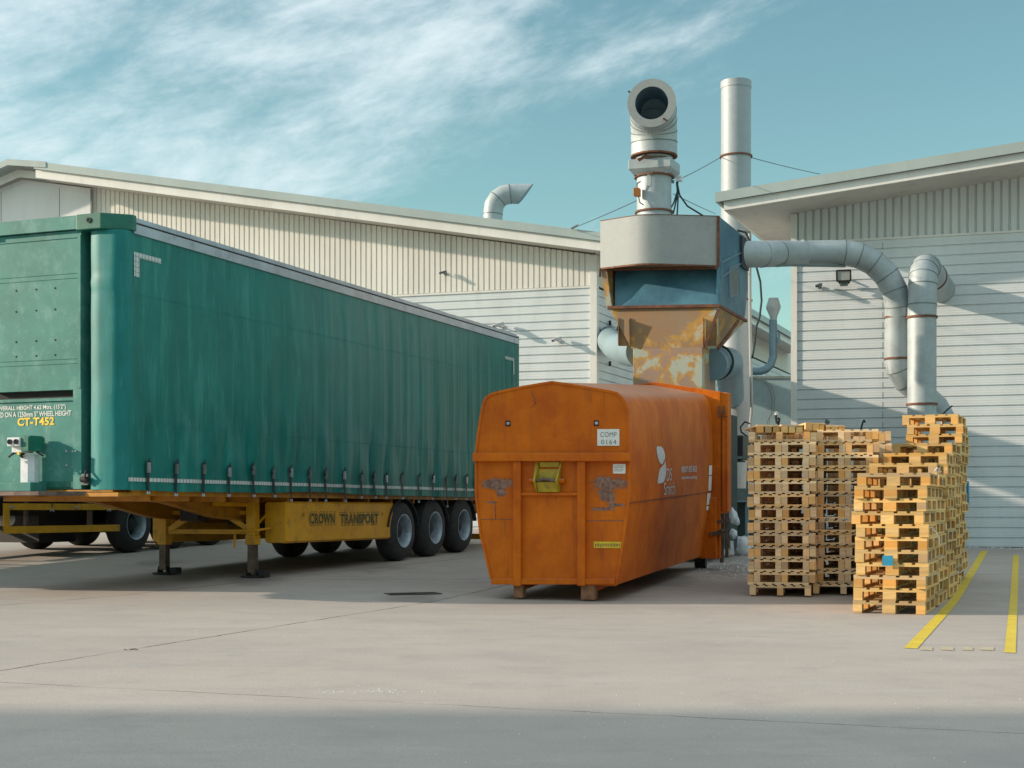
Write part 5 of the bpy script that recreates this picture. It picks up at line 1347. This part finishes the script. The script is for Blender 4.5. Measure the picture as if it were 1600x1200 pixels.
m.add(vs, [(j, (j+1) % n_, n_ + (j+1) % n_, n_ + j) for j in range(n_)])
m.build('mouth', M['galv'], RV, smooth=True)
vin = [a_ + Vector((.185 + (1 + math.sin(2*math.pi*j/n_))*.5*.40, math.cos(2*math.pi*j/n_)*rad_*.96, math.sin(2*math.pi*j/n_)*rad_*.96)) for j in range(n_)]
MB().add(vin, [tuple(range(n_))]).build('inner', M['bluepipe'], RV)
m = MB()
for (px, py, tx) in ((770, 335, None), (778, 311, None), (797, 303, None)):
    i_ = {770: 1, 778: 3, 797: 5}[px]; d = (pth[min(i_+1, 5)] - pth[i_-1]).normalized(); m.lathe(pth[i_] if px != 797 else a_, d, [(-.01, rad_), (-.01, rad_ + .008), (.01, rad_ + .008), (.01, rad_)], 32)
m.build('seam', M['machinegrey'], RV)

# ================================================================ DUCTS ON THE RIGHT UNIT
def gored(name, pts, rad, label, rings, seamidx, mat='galv', lab='duct', grp='ducts by the right unit'):
    e = empty(name, pts[0], 0, label, lab, grp)
    MB().tube(pts, rad, 40).build('pipe', M[mat], e, smooth=True, ang=26)
    m = MB()
    for i in seamidx:
        t1 = (pts[min(i+1, len(pts)-1)] - pts[i]).normalized() if i < len(pts)-1 else (pts[i] - pts[i-1]).normalized(); t0 = (pts[i] - pts[i-1]).normalized() if i else t1
        m.lathe(pts[i], (t0 + t1), [(-.008, rad*.99), (-.008, rad*1.025), (.008, rad*1.025), (.008, rad*.99)], 40)
    m.build('seam', M['machinegrey'], e)
    for (p, d, w_, mt) in rings:
        MB().lathe(p, d, [(-.02, rad*.98), (-.02, rad*w_), (.02, rad*w_), (.02, rad*.98)], 40).build('flange_ring', M[mt], e)
    return e
DY = 28.6
rD = 42.5/F*DY/2
hc_ = Vector((3.62, 25.3, 0)) + u*1.93; hc_.z = CZ + (HZ - 397)/F*hc_.y; h0 = hc_ - wd*.15
pts = [h0, P(1190, 397, 27.4), P(1214, 396.5, 27.9), P(1255, 396, DY), P(1318, 395, DY)]
pts += [P(1342, 399, DY), P(1366, 411, DY), P(1386, 431, DY), P(1398, 454, DY), P(1403, 478, DY), P(1403, 496, DY + .1)]
pts += [P(1402, 560, DY + .1), P(1405, 577, DY + .12), P(1416, 595, DY + .2), P(1436, 612, DY + .3), P(1462, 636, DY + .4), P(1478, 664, DY + .45), P(1480, 720, DY + .45)]
D1 = gored('horizontal_duct', pts, rD * .93, 'segmented steel duct running right from the hopper and curving down behind the upright duct', [(P(1254, 396, DY), Vector((1, 0, 0)), 1.08, 'galv'), (P(1403, 496, DY + .1), UP, 1.07, 'rust'), (P(1402, 561, DY + .1), UP, 1.06, 'rust')],
           [1, 2, 4, 5, 6, 7, 8, 9, 12, 13, 14])
MB().bar(P(1165, 415, 27.3) + UP*.02, P(1320, 416, DY) - UP*.0, .05, .04).build('tray', M['machinegrey'], D1)
MB().prism([hc_ + UP*.30 - u*.28, hc_ - UP*.28 - u*.28, hc_ - UP*.28 + u*.28, hc_ + UP*.28 + u*.28], wd*.06).build('hopper_flange', M['cable'], D1)
VY = 28.2
rV = 44/F*VY/2
vp = [P(1440, 660, VY), P(1440, 800, VY)]
wl = P(1463, 402, onw(1463, 1560, 29.6))
top_ = [P(1440.5, 840, VY), P(1440.5, 632, VY), P(1440.5, 496, VY), P(1441, 476, VY), P(1442, 445, VY)]
c1_ = P(1442, 445, VY); dirw = Vector((.45, .893, 0))
arc = []
ra = .38
for a in (25, 48, 70, 90, 105):
    r_ = math.radians(a); arc.append(c1_ + UP*ra*math.sin(r_) + dirw*ra*(1 - math.cos(r_)))
arc.append(arc[-1] + (arc[-1] - arc[-2]).normalized()*1.75)
V1 = gored('upright_duct', top_ + arc, rV, 'thick upright steel duct with rust ring, bending over into the right unit wall', [(P(1440.5, 632, VY), UP, 1.09, 'rust'), (P(1440.5, 496, VY), UP, 1.09, 'rust'), (arc[-2] + (arc[-1] - arc[-2])*.3, arc[-1] - arc[-2], 1.06, 'rust')], [3, 4, 5, 6, 7, 8])
# ================================================================ PALLETS
def pallet_euro():
    """euro style: 0.8 wide (x), 1.2 deep (y), 0.144 high, origin at its base centre"""
    e = empty('wooden_pallet', (0, 0, 0)); c = lambda m, n, mt, p=e: m.build(n, M[mt], p, world=False)
    m = MB()
    for (x, w_) in ((-.3275, .145), (-.165, .10), (0, .145), (.165, .10), (.3275, .145)): m.box(x - w_/2, x + w_/2, -.6, .6, .122, .144)
    for y in (-.5275, 0, .5275): m.box(-.4, .4, y - .0725, y + .0725, .100, .122)
    c(m, 'deck', 'wood_gold')
    bl = None
    for (x, w_) in ((-.35, .10), (0, .145), (.35, .10)):
        for y in (-.5275, 0, .5275):
            c(MB().box(x - w_/2, x + w_/2, y - .0725, y + .0725, .022, .100), 'block', 'block')
        c(MB().box(x - w_/2, x + w_/2, -.6, .6, .0, .022), 'bottom_board', 'wood_gold')
    return e
def pallet_light():
    """light pallet without bottom boards: 0.8 wide, 1.2 deep, deck on blocks"""
    e = empty('nested_pallet', (0, 0, 0)); c = lambda m, n, mt: m.build(n, M[mt], e, world=False)
    m = MB()
    for i in range(7):
        x = -.36 + i*.12; m.box(x - .04, x + .04, -.6, .6, .118, .135)
    for y in (-.55, 0, .55): m.box(-.4, .4, y - .05, y + .05, .100, .118)
    c(m, 'deck', 'wood_pale')
    for x in (-.36, 0, .36):
        for y in (-.545, 0, .545): c(MB().box(x - .04, x + .04, y - .055, y + .055, 0, .100), 'block', 'block_pale')
    return e
def copy_thing(src, loc, rz, rx=0.0, ry=0.0):
    r = src.copy(); COL.objects.link(r); r.location = loc; r.rotation_euler = (rx, ry, rz)
    for ch in kids[src.name]:
        c = ch.copy(); COL.objects.link(c); c.parent = r
    return r
PE = pallet_euro(); PL = pallet_light()
kids = {PE.name: children(PE), PL.name: children(PL)}
used = {}
def place(src, loc, rz, label, group, rx=0.0, ry=0.0):
    if not used.get(src.name): used[src.name] = 1; r = src; r.location = loc; r.rotation_euler = (rx, ry, rz)
    else: r = copy_thing(src, loc, rz, rx, ry)
    return tag(r, label, 'pallet', group)
ORD = ['bottom', 'second', 'third', 'fourth', 'fifth', 'sixth', 'seventh', 'eighth', 'ninth', 'tenth', 'eleventh', 'twelfth', 'thirteenth', 'fourteenth', 'fifteenth', 'sixteenth', 'seventeenth', 'eighteenth', 'nineteenth', 'twentieth',
       'twenty-first', 'twenty-second', 'twenty-third', 'twenty-fourth', 'twenty-fifth', 'twenty-sixth', 'twenty-seventh', 'twenty-eighth']
rnd = random.Random(21)
RW = math.atan2(wd.y, wd.x)                           # faces along the facade direction
RW2 = math.radians(-22)
def stack_euro(px_mid, Yf, n, desc, grp, jit=.02, rz=None):
    rz = RW2 if rz is None else rz
    du = Vector((-math.sin(rz), math.cos(rz), 0)); c = P(px_mid, 800, Yf) + du * .6
    z = G(c.x, c.y) + .003
    for i in range(n):
        o = Vector((rnd.uniform(-jit, jit), rnd.uniform(-jit, jit), 0))
        nm = 'topmost' if i == n - 1 else ORD[i]
        place(PE, Vector((c.x, c.y, z)) + o, rz + rnd.uniform(-.025, .025) + (math.pi if rnd.random() < .5 else 0), f'yellow pallet, {nm}' + (' pallet of ' if nm in ('topmost', 'bottom') else ' from the ground in ') + desc, grp)
        z += .1455
    return c, z
ge = 'yellow pallets in the receding row of stacks'
S1 = stack_euro(1391, 16.35, 11, 'the nearest stack left of the yellow lines', ge, .028)
S2 = stack_euro(1411, 17.6, 12, 'the stack directly behind the nearest one', ge, .04)
S3 = stack_euro(1430, 18.85, 13, 'the middle stack of the receding row', ge, .04)
S4 = stack_euro(1445, 20.1, 14, 'the second farthest stack of the row', ge, .04)
S5 = stack_euro(1457, 21.4, 17, 'the tall farthest stack under the upright duct', ge, .04)
def stack_nested(px_mid, Yf, layers, desc, grp, jit=.012, extra=0, sgn=1):
    rz = RW + math.radians(4); du = Vector((-math.sin(rz), math.cos(rz), 0)); dx = Vector((math.cos(rz), math.sin(rz), 0))
    c = P(px_mid, 800, Yf) + du * .6; z = G(c.x, c.y) + .003; k = 0
    def lab(i): return f'pale pallet, {"bottom pallet of" if i == 0 else ORD[i] + " from the ground in"} {desc}'
    place(PL, Vector((c.x, c.y, z)), rz, lab(0), grp); z += .136; k = 1
    for i in range(layers):
        o = dx*rnd.uniform(-jit, jit) + du*rnd.uniform(-jit, jit)
        sh = .085 * (1 if rnd.random() < .93 else -1)
        # one pallet legs-up, the next legs-down between its legs
        place(PL, Vector((c.x, c.y, z + .135)) + o - dx*sh*.25, rz, lab(k), grp, rx=math.pi); k += 1
        if extra and i == layers - 1: z += .136; break
        place(PL, Vector((c.x, c.y, z + .036)) + o + dx*sh*.75, rz, lab(k), grp); k += 1
        z += .171 + .0015
    return c, z, k
gn = 'pale nested pallets in the left stacks'
N1 = stack_nested(1219, 19.1, 12, 'the leftmost pale stack beside the orange container', gn, extra=1)
N2 = stack_nested(1318, 19.3, 12, 'the pale stack right of the leftmost one', gn)
N4 = stack_nested(1236, 20.45, 12, 'the pale stack hidden directly behind the leftmost one', gn)
N3 = stack_nested(1340, 20.75, 12, 'the half hidden pale stack behind the yellow pallets', gn)
# coloured scraps on the stacks
def onface(stk, dx, i, dz, Yoff, w_, h, name, mat, label, cat):
    pass
def tagat(px, py, Y, w_, h, name, mat, label, cat, d=.004, rz=RW2):
    dx = Vector((math.cos(rz), math.sin(rz), 0)); dn = Vector((math.sin(rz), -math.cos(rz), 0)); c = P(px, py, Y)
    return tag(MB().prism([c - dx*w_/2 - UP*h/2, c + dx*w_/2 - UP*h/2, c + dx*w_/2 + UP*h/2, c - dx*w_/2 + UP*h/2], dn*d).build(name, M[mat]), label, cat)
tagat(1387, 876, 16.30, .115, .115, 'blue_paint_mark', 'bluestrap', 'square blue painted mark on a middle block of the nearest pallet stack', 'paint mark')
tagat(1485, 706, 21.45, .05, .055, 'blue_paint_mark', 'bluestrap', 'little blue mark high on the farthest tall pallet stack', 'paint mark')
tagat(1467, 661, 21.42, .09, .05, 'paper_label', 'white', 'white paper label on the top pallet of the tallest stack', 'label')
o = tag(MB().tube([P(1512, 752, 22.6), P(1512.5, 790, 22.6)], .022, 8).build('blue_strap', M['bluestrap']), 'upright blue plastic pole behind the farthest pallet stack at right', 'pole')
# strapping and twine ends
def strapend(pts, Y, label, mat='sack', r=.006): return tag(MB().tube([P(x, y, Y) for x, y in pts], r, 6).build('loose_strap', M[mat]), label, 'strap', 'loose straps on the pallets')
strapend([(1452, 825), (1456, 824), (1462, 831), (1466, 839), (1468, 847)], 16.32, 'white twine hanging on the right side of the nearest pallet stack')
strapend([(1460, 736), (1464, 731), (1468, 733), (1466, 738), (1471, 737)], 17.35, 'curled white strap end on the second yellow stack', 'white')
strapend([(1491, 888), (1495, 893), (1500, 895), (1506, 890)], 19.6, 'white plastic scrap low on the right of the yellow stacks', 'white')
strapend([(1345, 671), (1348, 660), (1350, 657), (1352, 660)], 27.8, 'thin dark bent rod sticking up behind the pale pallets', 'black', .018)
strapend([(1291, 666), (1292, 658), (1296, 660)], 27.8, 'short grey metal hook sticking up behind the pale pallets', 'machinegrey', .035)
strapend([(1468, 653), (1480, 640), (1488, 634)], 27.0, 'dark slanting rod behind the top of the tallest pallet stack', 'black', .016)
# loose lighter bricks of dunnage lying on top of the leftmost stack
def topped(px0, px1, Y, z, label, k=3):
    a = P(px0, 800, Y); b = P(px1, 800, Y); a.z = b.z = z
    e = empty('broken_pallet', a, 0, label, 'pallet', 'broken pallet pieces on top')
    dx = (b - a).normalized(); dn = Vector((-dx.y, dx.x, 0)); L = (b - a).length
    MB().prism([a + UP*.085, b + UP*.075, b + UP*.10, a + UP*.11], dn * 1.1).build('deck', M['wood_pale'], e)
    for i in range(k):
        q = a + dx*(L - .085)*i/(k - 1)
        for j in (0, .5): MB().prism([q + dn*j, q + dx*.085 + dn*j, q + dx*.085 + UP*.08 + dn*j, q + UP*.085 + dn*j], dn*.1).build('block', M['block'], e)
    return e
topped(1183, 1218, 19.3, N1[1], 'small pale broken pallet piece on the far left of the stack top')
topped(1221, 1254, 19.3, N1[1], 'small pale broken pallet piece, second on the leftmost stack top')
topped(1259, 1290, 19.6, N2[1] - .0, 'small pale broken pallet piece bridging the two pale stacks')
topped(1288, 1320, 19.6, N2[1] - .03, 'sloping pale broken pallet piece on the second pale stack', 3)
